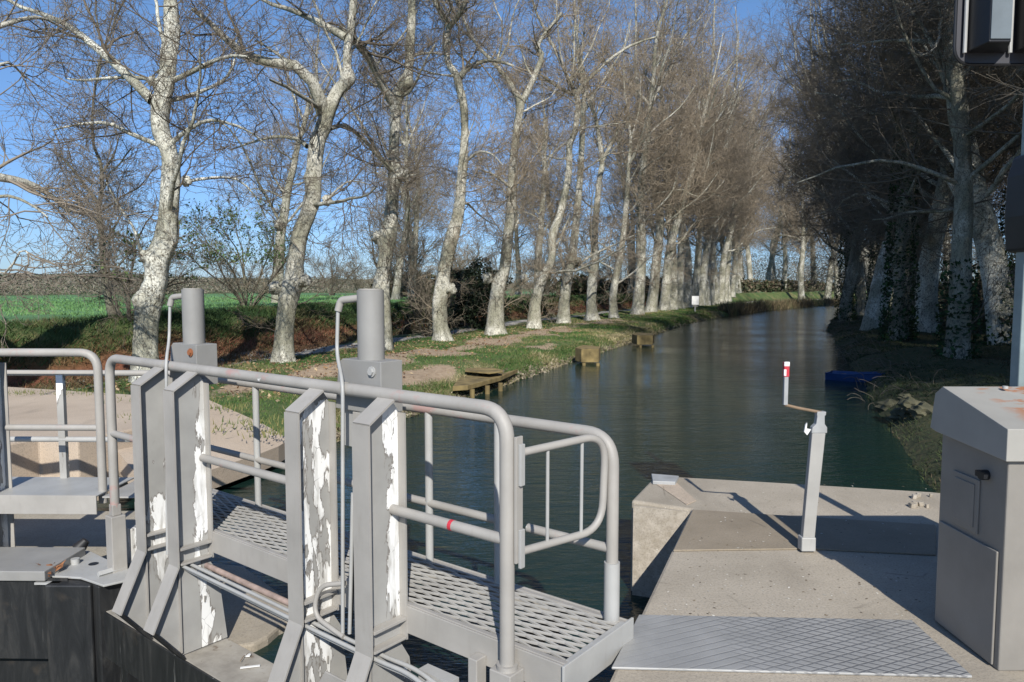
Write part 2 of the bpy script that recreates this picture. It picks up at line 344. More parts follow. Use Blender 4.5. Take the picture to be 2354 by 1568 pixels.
# upstream edge of the water rests on the two closed leaves
wb.add(vv, [(2*i, 2*i+1, 2*i+3, 2*i+2) for i in range(len(rows)-1)])
GA = lambda x, v: (np.array([-.02, 2.95]) + np.array([.7844, -.6203])*x + np.array([.6203, .7844])*v)
p1 = GA(.5, .12); p2 = GA(-3.6, .12)
wb.add([(*p1, zz), gpt(4.6, 2.4, zz), gpt(4.6, -7.6, zz), (-7.2, 5.62, zz), (*p2, zz)], [(0, 1, 2, 3, 4)])
struct(wb.build('water', M['water']))
lw = MB(); lw.add([gpt(-30, -8, -3.2), gpt(-30, 0, -3.2), gpt(4.8, 0, -3.2), gpt(4.8, -8, -3.2)], [(0, 1, 2, 3)]); struct(lw.build('lock_water', M['water']))

# ------------------------------------------------------------------ quays and plates
def slab(pts_sn, z1, z0): return MB().prism([XYZ(s, n, z0) for s, n in pts_sn], (0, 0, z1-z0))
q = slab([(-6, -.68), (-6, 12), (6.45, 12), (6.5, 1.0), (6.36, -.14), (6.24, -1.0), (6.05, -1.1), (5.42, -1.13), (5.36, -.68)], 0., -5.4)
struct(q.build('quay', M['concrete'], bevel=.02))
MB().prism([XYZ(5.352, -1.10, -.02), XYZ(5.352, -.69, -.02), XYZ(5.352, -.69, -1.3), XYZ(5.352, -1.10, -1.3)], tuple(np.array(XYZ(.02, 0, 0)))).build('x', M['pebble'])
bpy.data.objects['x'].name = 'wall_facing'; tag(bpy.data.objects['wall_facing'], 'pebbly pale concrete wall face at the end of the gate recess', 'wall')
lq = slab([(-6, -13), (-6, -7.5), (5.45, -7.5), (5.5, -7.0), (7.2, -6.95), (8.2, -8.2), (8.1, -13)], 0., -5.4)
struct(lq.build('quay', M['concrete_l'], bevel=.02))
# sloping apron beside the left quay
pz = [(240, 1000, -.012), (470, 915, -.06), (600, 972, -.15), (655, 1003, -.28), (662, 1012, -.40), (640, 1026, -.45), (600, 1042, -.46), (560, 1055, -.46), (510, 1072, -.46), (470, 1085, -.46), (330, 1110, -.42)]
P = [G(*k) for k in pz]; A_ = np.array([[p[0], p[1], 1] for p in P]); pl_ = np.linalg.lstsq(A_, np.array([p[2] for p in P]), rcond=None)[0]
def on_plane(x, y): d = ray(x, y); return CAM + d*((pl_[0]*CAM[0]+pl_[1]*CAM[1]+pl_[2]-CAM[2])/(d[2]-pl_[0]*d[0]-pl_[1]*d[1]))
P = [on_plane(k[0], k[1]) for k in pz]; cen = np.mean(P, 0)
n_ = len(P); vv = P+[cen]+[p-np.array([0, 0, .22]) for p in P]
ff = [(i, (i+1) % n_, n_) for i in range(n_)]+[((i+1) % n_, i, n_+1+i, n_+1+(i+1) % n_) for i in range(n_)]
ap = MB().add(vv, [f[::-1] for f in ff]); o = ap.build('apron', M['concrete_l']); struct(o)
# worn ledge just above the water behind the near leaf
pl = [G(x, y, -.64) for x, y in [(470, 1290), (560, 1300), (668, 1380), (672, 1425), (640, 1440), (615, 1462), (585, 1478), (540, 1486), (440, 1440)]]
o = MB().prism([p-np.array([0, 0, .3]) for p in pl], (0, 0, .3)).build('ledge', M['concrete'], bevel=.02); tag(o, 'broken concrete ledge at the waterline below the walkway', 'ledge')
pv = [(-3.05, 5.78), (-3.2, 7.3), (-5.2, 7.2), (-5.2, 5.9)]
o = MB().prism([(x, y, -2.) for x, y in pv], (0, 0, 1.37)).build('concrete_sill', M['wallc'], bevel=.02); tag(o, 'pale concrete sill just above the water behind the left gate walkway', 'sill')
# small corner stone on the far edge of the right quay
cs = [G(x, y, .03) for x, y in [(1497, 1089), (1560, 1094), (1552, 1108), (1500, 1106)]]
o = MB().prism([p-np.array([0, 0, .028]) for p in cs], (0, 0, .03)).build('corner_stone', M['galv'], bevel=.004); tag(o, 'pale squared stone set on the far corner of the quay', 'stone')
def plate(name, px, z, th, mat, label, cat):
    P = [G(x, y, z) for x, y in px]; o = MB().prism([p-np.array([0, 0, th]) for p in P], (0, 0, th)).build(name, mat, bevel=.004); return tag(o, label, cat)
plate('cover_plate', [(1547, 1264), (1862, 1260), (2150, 1274), (2150, 1206), (1592, 1171)], .012, .010, M['brown'], 'smooth brown cover slab across the quay behind the crank post', 'cover plate')
m, nt, bs = new_mat('tread_plate'); t = NT(nt)
mp = t.n('ShaderNodeMapping'); tc = t.n('ShaderNodeTexCoord'); t.l(tc.outputs['Object'], mp.inputs[0]); mp.inputs['Rotation'].default_value = (0, 0, math.radians(-114))
w1 = t.n('ShaderNodeTexWave'); w1.inputs['Scale'].default_value = 7.; w1.inputs['Distortion'].default_value = .6; w1.inputs['Detail Scale'].default_value = 2; t.l(mp.outputs[0], w1.inputs['Vector'])
mp2 = t.n('ShaderNodeMapping'); t.l(tc.outputs['Object'], mp2.inputs[0]); mp2.inputs['Rotation'].default_value = (0, 0, math.radians(-60))
w2 = t.n('ShaderNodeTexWave'); w2.inputs['Scale'].default_value = 8.; w2.inputs['Distortion'].default_value = .6; t.l(mp2.outputs[0], w2.inputs['Vector'])
sep = t.n('ShaderNodeSeparateXYZ'); t.l(tc.outputs['Object'], sep.inputs[0])
wear = t.ramp(sep.outputs[0], [(.75, 0), (1., 1)])
l1 = t.ramp(w1.outputs['Fac'], [(.0, .8), (.16, 0)]); l2 = t.math('MULTIPLY', t.ramp(w2.outputs['Fac'], [(.0, .9), (.24, 0)]), t.ramp(sep.outputs[0], [(.95, 0), (1.2, 1)]))
fade = t.ramp(t.math('ADD', t.math('MULTIPLY', sep.outputs[0], .6), t.math('MULTIPLY', t.noise(t.coord(), 3, 4), .3)), [(.50, .10), (1.0, .9)])
lines = t.math('MULTIPLY', t.math('MAXIMUM', l1, l2), fade)
c = t.ramp(t.noise(t.coord(), 5, 6), [(.3, (.29, .29, .28)), (.7, (.38, .378, .365))])
c = t.mix(lines, c, (.15, .15, .155)); t.l(c, bs.inputs['Base Color']); bs.inputs['Roughness'].default_value = .5; bs.inputs['Metallic'].default_value = .15
t.bump(lines, .6, -.006, bs)
plate('tread_plate', [(1405, 1533), (2235, 1553), (2095, 1424), (1468, 1412)], .014, .012, m, 'pale ribbed metal tread plate lying across the quay in front', 'tread plate')
plate('cover_plate', [(1500, 1107), (1578, 1160), (1600, 1150), (1545, 1100)], .006, .005, M['concrete_l'], 'thin worn cement patch on the far left corner of the quay', 'cement patch')
# rubble at the far edge of the quay
rb = MB()
for i in range(9):
    c = G(2095+random.random()*45, 1130+random.random()*45, .02); r = .010+random.random()*.024
    rb.prism([c+np.array([r*math.cos(a)*random.uniform(.7, 1.2), r*math.sin(a)*random.uniform(.7, 1.2), -.02]) for a in np.linspace(0, 2*PI, 6)[:-1]], (random.uniform(-.01, .01), 0, .02+r*.5))
tag(rb.build('rubble', M['pebble'], bevel=.003), 'pale broken mortar crumbs by the cabinet on the quay edge', 'rubble')

# ------------------------------------------------------------------ lock gate, near leaf (local x to the hinge, y upstream)
GR = math.atan2(-.6203, .7844)
ga = thing('lock_gate', 'grey steel lock gate leaf with full railed walkway, in front on the right', 'lock gate', (-.02, 2.95, 0), GR, 'lock gate leaves')
R_ = .031
hr = MB().tube(fillet([(-3.58, 0, .0), (-3.58, 0, 1.105), (0, 0, 1.105), (0, 0, .03)], .13, 9), R_, 16).build('front_handrail', M['paint'], ga, True)
for x in (-2.78, -1.02):
    MB().cyl((x-.012, 0, 1.105), (x+.012, 0, 1.105), R_+.004, 16).build('rail_joint', M['paint_plain'], hr, True)
for x0, x1 in ((-3.575, -2.86), (-2.36, -1.24), (-.68, 0)):
    MB().cyl((x0, 0, .57), (x1, 0, .57), .024, 14).build('mid_rail', M['paint'], ga, True)
b2 = MB().tube(fillet([(-3.45, .54, .94), (.175, .54, .94), (.175, .54, .34)], .14, 9), .028, 14).build('back_handrail', M['paint'], ga, True)
MB().cyl((.175, .54, .36), (.175, .54, .07), .036, 16).build('post_sleeve', M['paint_light'], b2, True)
for x in (-2.63, -.98, -.49):
    MB().cyl((x, .54, .07), (x, .54, .93), .022, 12).build('back_post', M['paint_light'], ga, True)
for x0, x1 in ((-3.45, -2.63), (-2.63, -.98), (-.98, -.49), (-.3, .17)):
    MB().cyl((x0, .54, .42), (x1, .54, .42), .022, 12).build('back_mid_rail', M['paint'], ga, True)
MB().cyl((-.315, 0, .57), (-.295, 0, .57), .0246, 14).build('paint_mark', M['red'], ga, True)
# swinging bar at the walkway end
sg = MB().tube(fillet([(.035, .03, .93), (.16, .50, .95), (.15, .49, .52), (.035, .03, .52)], .13, 8), .017, 12).build('swing_bar', M['paint'], ga, True)
for f in (.32, .72):
    MB().cyl((.035+.12*f, .03+.465*f, .52), (.035+.122*f, .03+.467*f, .94), .0075, 8).build('upright', M['paint_light'], sg, True)
MB().box(.035, .047, .0, .045, .48, 1.0).build('hinge_plate', M['paint_plain'], sg, bevel=.002)
for z0_, z1_ in ((.46, .62), (.80, .97)): MB().box(.048, .062, .012, .04, z0_, z1_).build('hinge_leaf', M['paint_light'], sg, bevel=.002)
# walkway: expanded metal made of real zigzag strands
gm = MB(); x0, x1, y0, y1, p, a = -3.35, .235, .085, .545, .026, .085
nr = int((y1-y0)/p); ns = int((x1-x0)/a)
for j in range(nr+1):
    yb = y0+j*p; prev = None
    for i in range(ns+1):
        sgn = 1 if (i+j) % 2 == 0 else -1
        x = x0+i*a; y = yb+sgn*p*.36
        cur = [(x, y-.0036, .087), (x, y+.0030, .090), (x, y+.0036, .097), (x, y-.0030, .094)]
        if prev: gm.add(prev+cur, [(0, 1, 5, 4), (1, 2, 6, 5), (2, 3, 7, 6), (3, 0, 4, 7)])
        prev = cur
gm.build('grating', M['grate'], ga)
MB().box(-3.38, .25, .045, .057, -.03, .102).box(-3.38, .25, .058, .085, .092, .1045).build('edge_beam', M['paint_plain'], ga, bevel=.003)
MB().box(-3.38, .25, .562, .574, -.02, .100).box(-3.38, .25, .535, .561, .084, .0955).build('edge_beam', M['paint_plain'], ga, bevel=.003)
MB().box(.251, .263, .03, .59, -.03, .108).box(.228, .2505, .087, .533, .093, .1035).build('end_plate', M['paint_light'], ga, bevel=.003)
for x in (-2.9, -2.2, -1.5, -.8, -.1): MB().box(x, x+.03, .06, .56, -.02, .078).build('cross_bearer', M['steel'], ga)
bk = MB().box(-.055, .055, -.05, .044, -.30, .03).box(-.20, -.15, -.02, .044, -.32, .02)
bk.build('post_bracket', M['paint_plain'], ga, bevel=.004)
MB().cyl((0, 0, .03), (0, 0, .05), .045, 18).build('post_foot', M['paint_plain'], ga, True)
# stiffener frames
peels = [m_peel('peel_heavy', -.03, 9, .10, 1.1, .12, .75), m_peel('peel_edge', .035, 26, .035, 5.2), m_peel('peel_heavy_tall', -.04, 10, .085, 8.4, .35, .25), m_peel('peel_streak', .02, 26, .05, 12.3, .5, .1)]
XF = [-2.815, -2.405, -1.20, -.69]
for i, x in enumerate(XF):
    hw = .056
    web = [(x-.005, v, z) for v, z in [(-.165, -.06), (-.165, .99), (-.035, 1.085), (.012, 1.07), (.04, 1.03), (.04, -.08), (.10, -.18), (.15, -.62), (-.15, -.62), (-.325, -.41)]]
    fr = MB().prism(web, (.010, 0, 0)).build('stiffener_frame', peels[i], ga)
    fl = MB(); prof = [(-.02, 1.085), (-.17, .99), (-.17, -.06), (-.335, -.41)]
    for (v0, z0), (v1, z1) in zip(prof[:-1], prof[1:]):
        dv, dz = v1-v0, z1-z0; L = math.hypot(dv, dz); nv, nz_ = dz/L*.010, -dv/L*.010
        fl.prism([(x-hw, v0, z0), (x-hw, v1, z1), (x-hw, v1+nv, z1+nz_), (x-hw, v0+nv, z0+nz_)], (2*hw, 0, 0))
    fl.build('flange', M['paint_plain'], fr)
    ft = MB().prism([(x-hw, -.337, -.412), (x-hw, -.155, -.64), (x-hw, -.145, -.63), (x-hw, -.325, -.402)], (2*hw, 0, 0)).build('foot', M['steel'], fr)
    MB().box(x-.05, x+.05, .041, .05, -.06, 1.02).build('back_strip', M['paint_plain'], fr)
    MB().box(x+.006, x+.052, -.158, .039, .035, .05).box(x+.006, x+.052, -.158, .039, -.055, -.043).build('stiffener_plate', M['paint_plain'], fr, bevel=.002)
    MB().box(x+.006, x+.012, .0, .008, -.34, -.30).box(x+.006, x+.02, -.16, -.15, -.6, -.1).build('weld_tab', M['paint_plain'], fr)
# beam and skin below
MB().box(-3.55, .4, -.155, .15, -.66, -.63).build('top_beam', M['dusty'], ga, bevel=.004)
MB().box(-3.55, .4, -.17, -.156, -.95, -.628).build('beam_skirt', M['steel'], ga, bevel=.003)
MB().box(-3.4, .4, -.06, .12, -4.8, -.661).build('gate_panel', M['steel'], ga)
rib = MB()
for x in (-3.2, -2.1, -1.0, .1): rib.box(x, x+.09, -.165, -.061, -4.8, -.951)
rib.build('panel_rib', M['steel'], ga)
MB().box(-3.72, -3.42, -.20, .16, -4.8, -.44).build('mitre_post', M['steel'], ga, bevel=.01)
MB().box(-1.55, -1.22, .05, .058, -.95, -.30).build('skin_plate', M['dusty'], ga)
# hydraulic rams
for xc, fx in ((-2.64, -2.66), (-.955, -.952)):
    cy = MB().cyl((xc, .12, .95), (xc, .12, 1.585), .066, 28).build('hydraulic_ram', M['ram'], ga, True)
    MB().cyl((xc, .12, 1.586), (xc, .12, 1.592), .058, 28).build('cap', M['paint_plain'], cy, True)
    MB().prism([(xc-.20, .052, .99), (xc+.145, .052, .99), (xc+.145, .052, 1.245), (xc-.14, .052, 1.245), (xc-.17, .052, 1.22)], (0, .14, 0)).build('bracket', M['ram'], cy, bevel=.004)
    MB().cyl((xc+.085, .051, 1.195), (xc+.085, .034, 1.195), .018, 6).cyl((xc+.085, .05, 1.195), (xc+.085, .044, 1.195), .026, 16).build('bolt', M['rust'] if xc < -2 else M['paint_light'], cy, True)
    MB().tube(fillet([(xc-.06, .10, 1.545), (xc-.165, .07, 1.535), (xc-.175, .06, 1.48)], .02, 4), .019, 10).build('elbow', M['paint_plain'], cy, True)
    pp = fillet([(xc-.175, .06, 1.49), (xc-.178, .05, 1.27), (fx-.02, -.045, 1.14), (fx-.02, -.05, .9), (fx+.005, -.09, -.07)], .07, 5)
    MB().tube(pp, .0095, 10).build('feed_pipe', M['paint_light'], cy, True)
    MB().cyl((fx+.048, -.05, .62), (fx+.05, -.085, -.06), .0095, 10).build('return_pipe', M['paint_light'], cy, True)
    gd = MB().box(xc-.07, xc+.17, .055, .07, .62, .985).box(xc-.02, xc+.17, .055, .075, .27, .60).box(xc-.02, xc+.17, .055, .075, -.1, .25).build('guide_plate', M['paint_plain'], cy, bevel=.003)
    MB().box(xc-.02, xc+.10, .048, .054, .81, .835).build('slot', M['black'], gd)
    MB().box(xc-.19, xc+.17, .08, .10, .80, 1.03).build('top_plate', M['flaky'], cy)
    MB().tube(fillet([(xc+.13, .03, .80), (xc+.05, .02, .70), (xc+.012, .0, .55), (xc+.015, -.05, -.05)], .12, 6), .0115, 8).build('hose', M['rubber'], cy, True)
MB().tube(fillet([(-.97, -.05, .16), (-1.13, -.09, .12), (-1.15, -.11, -.03), (-.93, -.10, -.08)], .1, 7), .0125, 10).build('curved_hose', M['paint_plain'], ga, True)
for k, (dz, dv) in enumerate(((0, 0), (-.022, -.028), (.004, -.05))):
    pp = [(-2.46, -.085+dv, -.07+dz), (-1.8, -.085+dv, -.078+dz), (-1.2, -.09+dv, -.085+dz), (-.62, -.085+dv, -.095+dz), (-.45, -.08+dv, -.09+dz), (-.2, -.1+dv, -.13+dz), (.05, -.2+dv, -.30+dz)]
    MB().tube(fillet(pp, .15, 4), .0105, 10).build('pipe_run', M['paint_light'], ga, True)
MB().cyl((-2.30, -.03, -.075), (-1.26, -.03, -.085), .017, 12).build('rusty_bar', M['rustpaint'], ga, True)
MB().prism([(-1.0, -.16, -.25), (-.72, -.16, -.25), (-.66, -.16, -.36), (-.66, -.16, -.6), (-1.16, -.16, -.6), (-1.12, -.16, -.42)], (0, .012, 0)).build('guard_plate', M['paint_plain'], ga, bevel=.003)
vb = MB().cyl((-.36, -.07, -.14), (-.36, -.16, -.14), .035, 14).box(-.46, -.27, -.06, .0, -.22, -.10).build('valve_block', M['paint_light'], ga, True)
MB().cyl((-.36, -.161, -.14), (-.36, -.175, -.14), .018, 12).build('plug', M['rust'], vb, True)
# mitre head fittings
def in_leaf(px, py, z):
    q = G(px, py, z)-np.array([-.02, 2.95, 0]); return (q[0]*.7844-q[1]*.6203, q[0]*.6203+q[1]*.7844, z)
hp = MB().prism([in_leaf(x, y, -.435) for x, y in [(92, 1272), (140, 1262), (205, 1270), (262, 1298), (318, 1318), (300, 1336), (238, 1350), (185, 1332), (120, 1328)]][::-1], (0, 0, .016)).build('head_plate', M['paint_light'], ga, bevel=.004)
c_ = in_leaf(215, 1296, -.418); MB().cyl(c_, (c_[0], c_[1], -.4165), .034, 20).build('bolt_hole', M['black'], hp)
a_ = in_leaf(226, 1326, -.42); b_2 = in_leaf(286, 1308, -.42); MB().tube([(a_[0], a_[1], -.405), (b_2[0], b_2[1], -.405)], .022, 4).build('stop_bar', M['paint_light'], hp)
c_ = in_leaf(322, 1332, -.46); MB().cyl((c_[0], c_[1], -.50), (c_[0], c_[1], -.37), .048, 20).build('collar', M['paint_light'], hp, True, .006)
c_ = in_leaf(142, 1280, -.42); MB().cyl((c_[0], c_[1], -.42), (c_[0], c_[1], -.385), .03, 16).build('pin', M['galv'], hp, True)
c_ = in_leaf(180, 1262, -.42); MB().cyl((c_[0], c_[1], -.42), (c_[0]+.02, c_[1]+.05, -.36), .055, 14, .03).build('rubber_stop', M['rubber'], hp, True)
lh = MB().box(-3.52, -3.25, .16, .34, -.41, .0).build('latch_housing', M['paint_plain'], ga, bevel=.01)
MB().box(-3.46, -3.40, .152, .159, -.09, -.02).build('slot', M['black'], lh)
MB().box(-3.52, -3.40, .148, .159, -.24, -.12).build('badge', M['white'], lh, bevel=.003)
MB().box(-3.66, -3.58, .10, .20, -.42, -.15).build('stop_post', M['flaky'], ga, bevel=.006)
MB().box(-3.63, -3.53, -.05, .05, -.43, -.02).box(-3.61, -3.55, -.03, .03, -.019, .06).build('rail_socket', M['paint_plain'], ga, bevel=.005)

# ------------------------------------------------------------------ lock gate, far leaf (local x to the mitre)
gb = thing('lock_gate', 'grey steel lock gate leaf cut off by the left edge', 'lock gate', (-3.14, 5.58, 0), math.radians(-1), 'lock gate leaves')
MB().tube(fillet([(-3.4, 0, 1.105), (0, 0, 1.105), (0, 0, -.05)], .14, 9), R_, 16).build('front_handrail', M['paint'], gb, True)
MB().cyl((-.72, 0, .53), (0, 0, .53), .024, 14).build('mid_rail', M['paint'], gb, True)
MB().tube([(-3.4, .38, .905), (.42, .38, .905)], .024, 14).build('back_handrail', M['paint'], gb, True)
MB().tube([(-3.4, .38, .36), (.42, .38, .36)], .022, 14).build('back_mid_rail', M['paint_light'], gb, True)
MB().box(-.56, -.505, .36, .40, .04, .89).build('back_post', M['flaky'], gb)
MB().box(-3.5, .03, -.13, .40, .03, .042).build('walkway_plate', M['paint_light'], gb, bevel=.003)
MB().box(-3.5, .03, -.145, -.131, -.10, .043).build('edge_beam', M['paint_plain'], gb, bevel=.003)
MB().box(.05, .30, -.10, .38, .012, .024).build('link_plate', M['grate'], gb, bevel=.003)
x = -.80
fr = MB().prism([(x-.005, v, z) for v, z in [(-.165, -.06), (-.165, .99), (-.035, 1.085), (.012, 1.07), (.06, 1.03), (.06, -.62), (-.15, -.62), (-.325, -.41)]], (.01, 0, 0)).build('stiffener_frame', m_peel('peel_shaded', .05, 10, .05, 21.), gb)
fl = MB(); prof = [(-.02, 1.085), (-.17, .99), (-.17, -.06), (-.335, -.41)]
for (v0, z0), (v1, z1) in zip(prof[:-1], prof[1:]):
    dv, dz = v1-v0, z1-z0; L = math.hypot(dv, dz); nv, nz_ = dz/L*.010, -dv/L*.010
    fl.prism([(x-.056, v0, z0), (x-.056, v1, z1), (x-.056, v1+nv, z1+nz_), (x-.056, v0+nv, z0+nz_)], (.112, 0, 0))
fl.build('flange', M['paint_plain'], fr)
MB().box(x-.05, x+.05, .061, .07, -.6, 1.02).build('back_strip', M['paint_plain'], fr)
MB().box(-3.5, -.02, -.56, .05, -.66, -.63).build('top_beam', M['dusty'], gb)
MB().box(-3.5, .06, -.57, -.561, -1.0, -.42).build('beam_skirt', M['steel'], gb)
MB().box(-3.5, -.1, -.45, .10, -4.8, -1.0).build('gate_panel', M['steel'], gb)
MB().box(-.06, .26, -.64, -.15, -4.8, -.44).build('mitre_post', M['steel'], gb, bevel=.012)
tb = MB().box(-.95, -.08, -.60, -.12, -.43, -.36).build('top_box', M['ram'], gb, bevel=.006)
MB().box(-.155, .02, -.60, -.14, -.455, -.44).build('head_plate', M['paint_light'], gb)
MB().cyl((-.05, -.30, -.44), (-.05, -.30, -.38), .03, 16).build('pin', M['paint_light'], gb, True)

# loose bits lying on the gates
def leafpile(c, n, sp, name, label):
    b = MB()
    for i in range(n):
        p = np.array(c)+np.array([random.gauss(0, sp), random.gauss(0, sp*.8), abs(random.gauss(0, sp*.35))])
        a = random.random()*2*PI; l = random.uniform(.02, .05); d = np.array([math.cos(a), math.sin(a), random.uniform(-.5, .8)])*l; e = np.array([-math.sin(a), math.cos(a), random.uniform(-.6, .6)])*l*.45
        b.add([p-d, p-d*.2+e, p+d, p-d*.1-e, p-d*.2+e+(0, 0, .004), p+(0, 0, .006)], [(0, 1, 5), (1, 2, 5), (2, 3, 5), (3, 0, 5)])
    return tag(b.build(name, M['leaf']), label, 'dry leaves')
leafpile(G(108, 1312, -.40), 60, .042, 'dry_leaves', 'heap of curled rusty brown leaves on the gate heads at left')
def twigthing(px, z, label, r=.006):
    P = [G(x, y, z+.01) for x, y in px]; return tag(MB().tube(P, [r]*(len(P)-1)+[r*.5], 7).build('twig', M['stick'], smooth=True), label, 'twig')
twigthing([(388, 1452), (405, 1453), (432, 1458)], -.62, 'short thick brown stick on the dusty beam by the second frame', .009)
twigthing([(420, 1452), (440, 1447), (470, 1440)], -.62, 'thin bent twig on the dusty beam behind the brown stick', .003)
twigthing([(552, 1520), (560, 1508), (572, 1500)], -.62, 'hair-thin dark twig near the white flakes on the beam', .0025)
pf = G(575, 1533, -.622); tag(MB().box(-.055, .055, -.008, .008, 0, .004).build('paint_flake', M['white']), 'long white sliver of paint lying on the dusty beam', 'paint flake'); bpy.data.objects['paint_flake'].location = pf; bpy.data.objects['paint_flake'].rotation_euler = (0, 0, .25)
pf = G(570, 1507, -.622); o = MB().prism([(.02*math.cos(a)*random.uniform(.6, 1.2), .016*math.sin(a), 0) for a in np.linspace(0, 2*PI, 8)[:-1]], (0, 0, .006)).build('paint_flake', M['white']); o.location = pf; tag(o, 'small round white paint chip beside the dark twig', 'paint flake')

# ------------------------------------------------------------------ control cabinet
cb_ = thing('control_cabinet', 'grey metal control cabinet with sloping rusty lid on the quay', 'cabinet', (2.0, 2.95, 0))
MB().box(.03, 1.0, .03, .50, .0, .94).build('body', M['cab'], cb_, bevel=.006)
lid = MB().prism([(0, 0, .895), (0, 0, 1.028), (0, .46, 1.14), (0, .52, 1.10), (0, .55, .93), (0, .5, .92)], (1.05, 0, 0)).build('lid', M['lid'], cb_, bevel=.003)
MB().box(.019, .0295, .06, .48, .012, .50).build('side_panel', M['cab'], cb_, bevel=.004)
dr = MB().box(.021, .0295, .20, .39, .525, .765).build('hatch', M['cab'], cb_, bevel=.003)
MB().box(.0165, .0205, .225, .365, .55, .74).build('inset', M['cab'], dr, bevel=.002)
MB().cyl((.03, .16, .80), (.0, .16, .80), .022, 14).box(-.004, .012, .13, .19, .79, .815).build('lock_knob', M['black'], cb_, True)
MB().box(.20, .80, .0235, .0295, .08, .84).build('door', M['cab'], cb_, bevel=.003)
MB().cyl((.25, .4, 1.138), (.25, .4, 1.15), .012, 10).build('lid_stud', M['paint_light'], lid, True)

# ------------------------------------------------------------------ crank post
cp = thing('crank_post', 'leaning galvanised post carrying a crank with a red and white tip', 'post', (1.785, 4.38, .012))
up = np.array([[0, 0, 0], [.02, .0, .33], [.055, .02, .80]])
b = MB()
for i, (c, wx) in enumerate(zip(up, (.036, .037, .04))): pass
def barx(rows, th):
    v = []; f = []
    for c, wx in rows: v += [(c[0]-wx, c[1]-th, c[2]), (c[0]+wx, c[1]-th, c[2]), (c[0]+wx, c[1]+th, c[2]), (c[0]-wx, c[1]+th, c[2])]
    n = len(rows)
    for i in range(n-1):
        for j in range(4): f.append((i*4+j, i*4+(j+1) % 4, i*4+4+(j+1) % 4, i*4+4+j))
    return MB().add(v, f+[(3, 2, 1, 0), tuple(range(4*n-4, 4*n))])
barx([((0, 0, 0.01), .036), ((.012, 0, .22), .036), ((.05, .015, .70), .04), ((.052, .015, .715), .04)], .022).build('upright', m_peel('galv_post', .0, .0, -.3, 31.), cp, bevel=.004)
MB().box(-.043, .043, -.034, .034, 0, .085).build('foot_bracket', M['paint_light'], cp, bevel=.006)
hd = barx([((.055, .015, .716), .046), ((.057, .015, .75), .044), ((.06, .015, .77), .026), ((.062, .015, .82), .022), ((.064, .015, .825), .027), ((.066, .015, .845), .027)], .02).build('head', M['galv'], cp, bevel=.004)
MB().prism([(-.01, .015, .70), (-.028, .015, .72), (-.022, .015, .76), (-.012, .015, .775), (-.014, .015, .74), (.012, .015, .735)], (0, .012, 0)).build('catch', M['white'], hd)
MB().tube([(.07, .015, .838), (-.07, .01, .865), (-.152, .01, .885)], .009, 8).build('crank_arm', M['stick'], cp, True)
ch = MB().box(-.163, -.138, -.004, .022, .885, 1.135).build('crank_handle', M['galv'], cp, bevel=.003)
MB().box(-.166, -.135, -.007, .025, 1.055, 1.142).build('painted_tip', M['red'], ch, bevel=.003)
MB().box(-.167, -.1345, -.0085, .0, 1.118, 1.145).box(-.1675, -.153, -.0085, .005, 1.06, 1.10).build('white_band', M['white'], ch, bevel=.003)

# ------------------------------------------------------------------ signal post at the right edge
sp = thing('signal_post', 'blue-grey signal pole with dark lamp housings at the right edge', 'signal', (2.575, 3.72, 0))
MB().box(-.035, .035, -.035, .035, 0, 3.7).build('pole', M['sigpole'], sp, bevel=.006)
# lower housing
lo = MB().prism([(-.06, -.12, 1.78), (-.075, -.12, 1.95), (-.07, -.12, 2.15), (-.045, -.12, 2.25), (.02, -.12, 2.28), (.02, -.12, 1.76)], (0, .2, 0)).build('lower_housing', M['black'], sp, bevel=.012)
MB().box(-.02, .0, -.135, -.121, 1.83, 2.16).build('edge_strip', M['galv'], lo)
# upper lamp head, seen from behind and below
hd = MB()
ring = fillet([(-.425, 0, 3.3), (-.425, 0, 2.68), (.16, 0, 2.68), (.16, 0, 3.3)], .09, 7)
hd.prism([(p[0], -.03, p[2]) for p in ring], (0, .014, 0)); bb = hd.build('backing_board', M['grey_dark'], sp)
MB().tube([(p[0], -.031, p[2]) for p in ring], .007, 6).build('edge_trim', M['black'], bb, True)
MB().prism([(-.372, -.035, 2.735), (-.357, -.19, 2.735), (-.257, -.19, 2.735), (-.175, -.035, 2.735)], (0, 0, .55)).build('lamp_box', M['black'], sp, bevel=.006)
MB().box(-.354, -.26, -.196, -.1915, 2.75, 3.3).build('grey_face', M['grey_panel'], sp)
for xr in (-.385, -.165): MB().cyl((xr, -.048, 2.73), (xr, -.048, 3.3), .009, 8).build('tie_rod', M['paint_light'], sp, True)
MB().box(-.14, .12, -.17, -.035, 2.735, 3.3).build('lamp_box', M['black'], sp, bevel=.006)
MB().tube([(-.13, -.1, 2.72), (-.09, -.12, 2.70), (-.05, -.12, 2.715), (.02, -.1, 2.71)], .006, 7).build('cable', M['grey_panel'], sp, True)

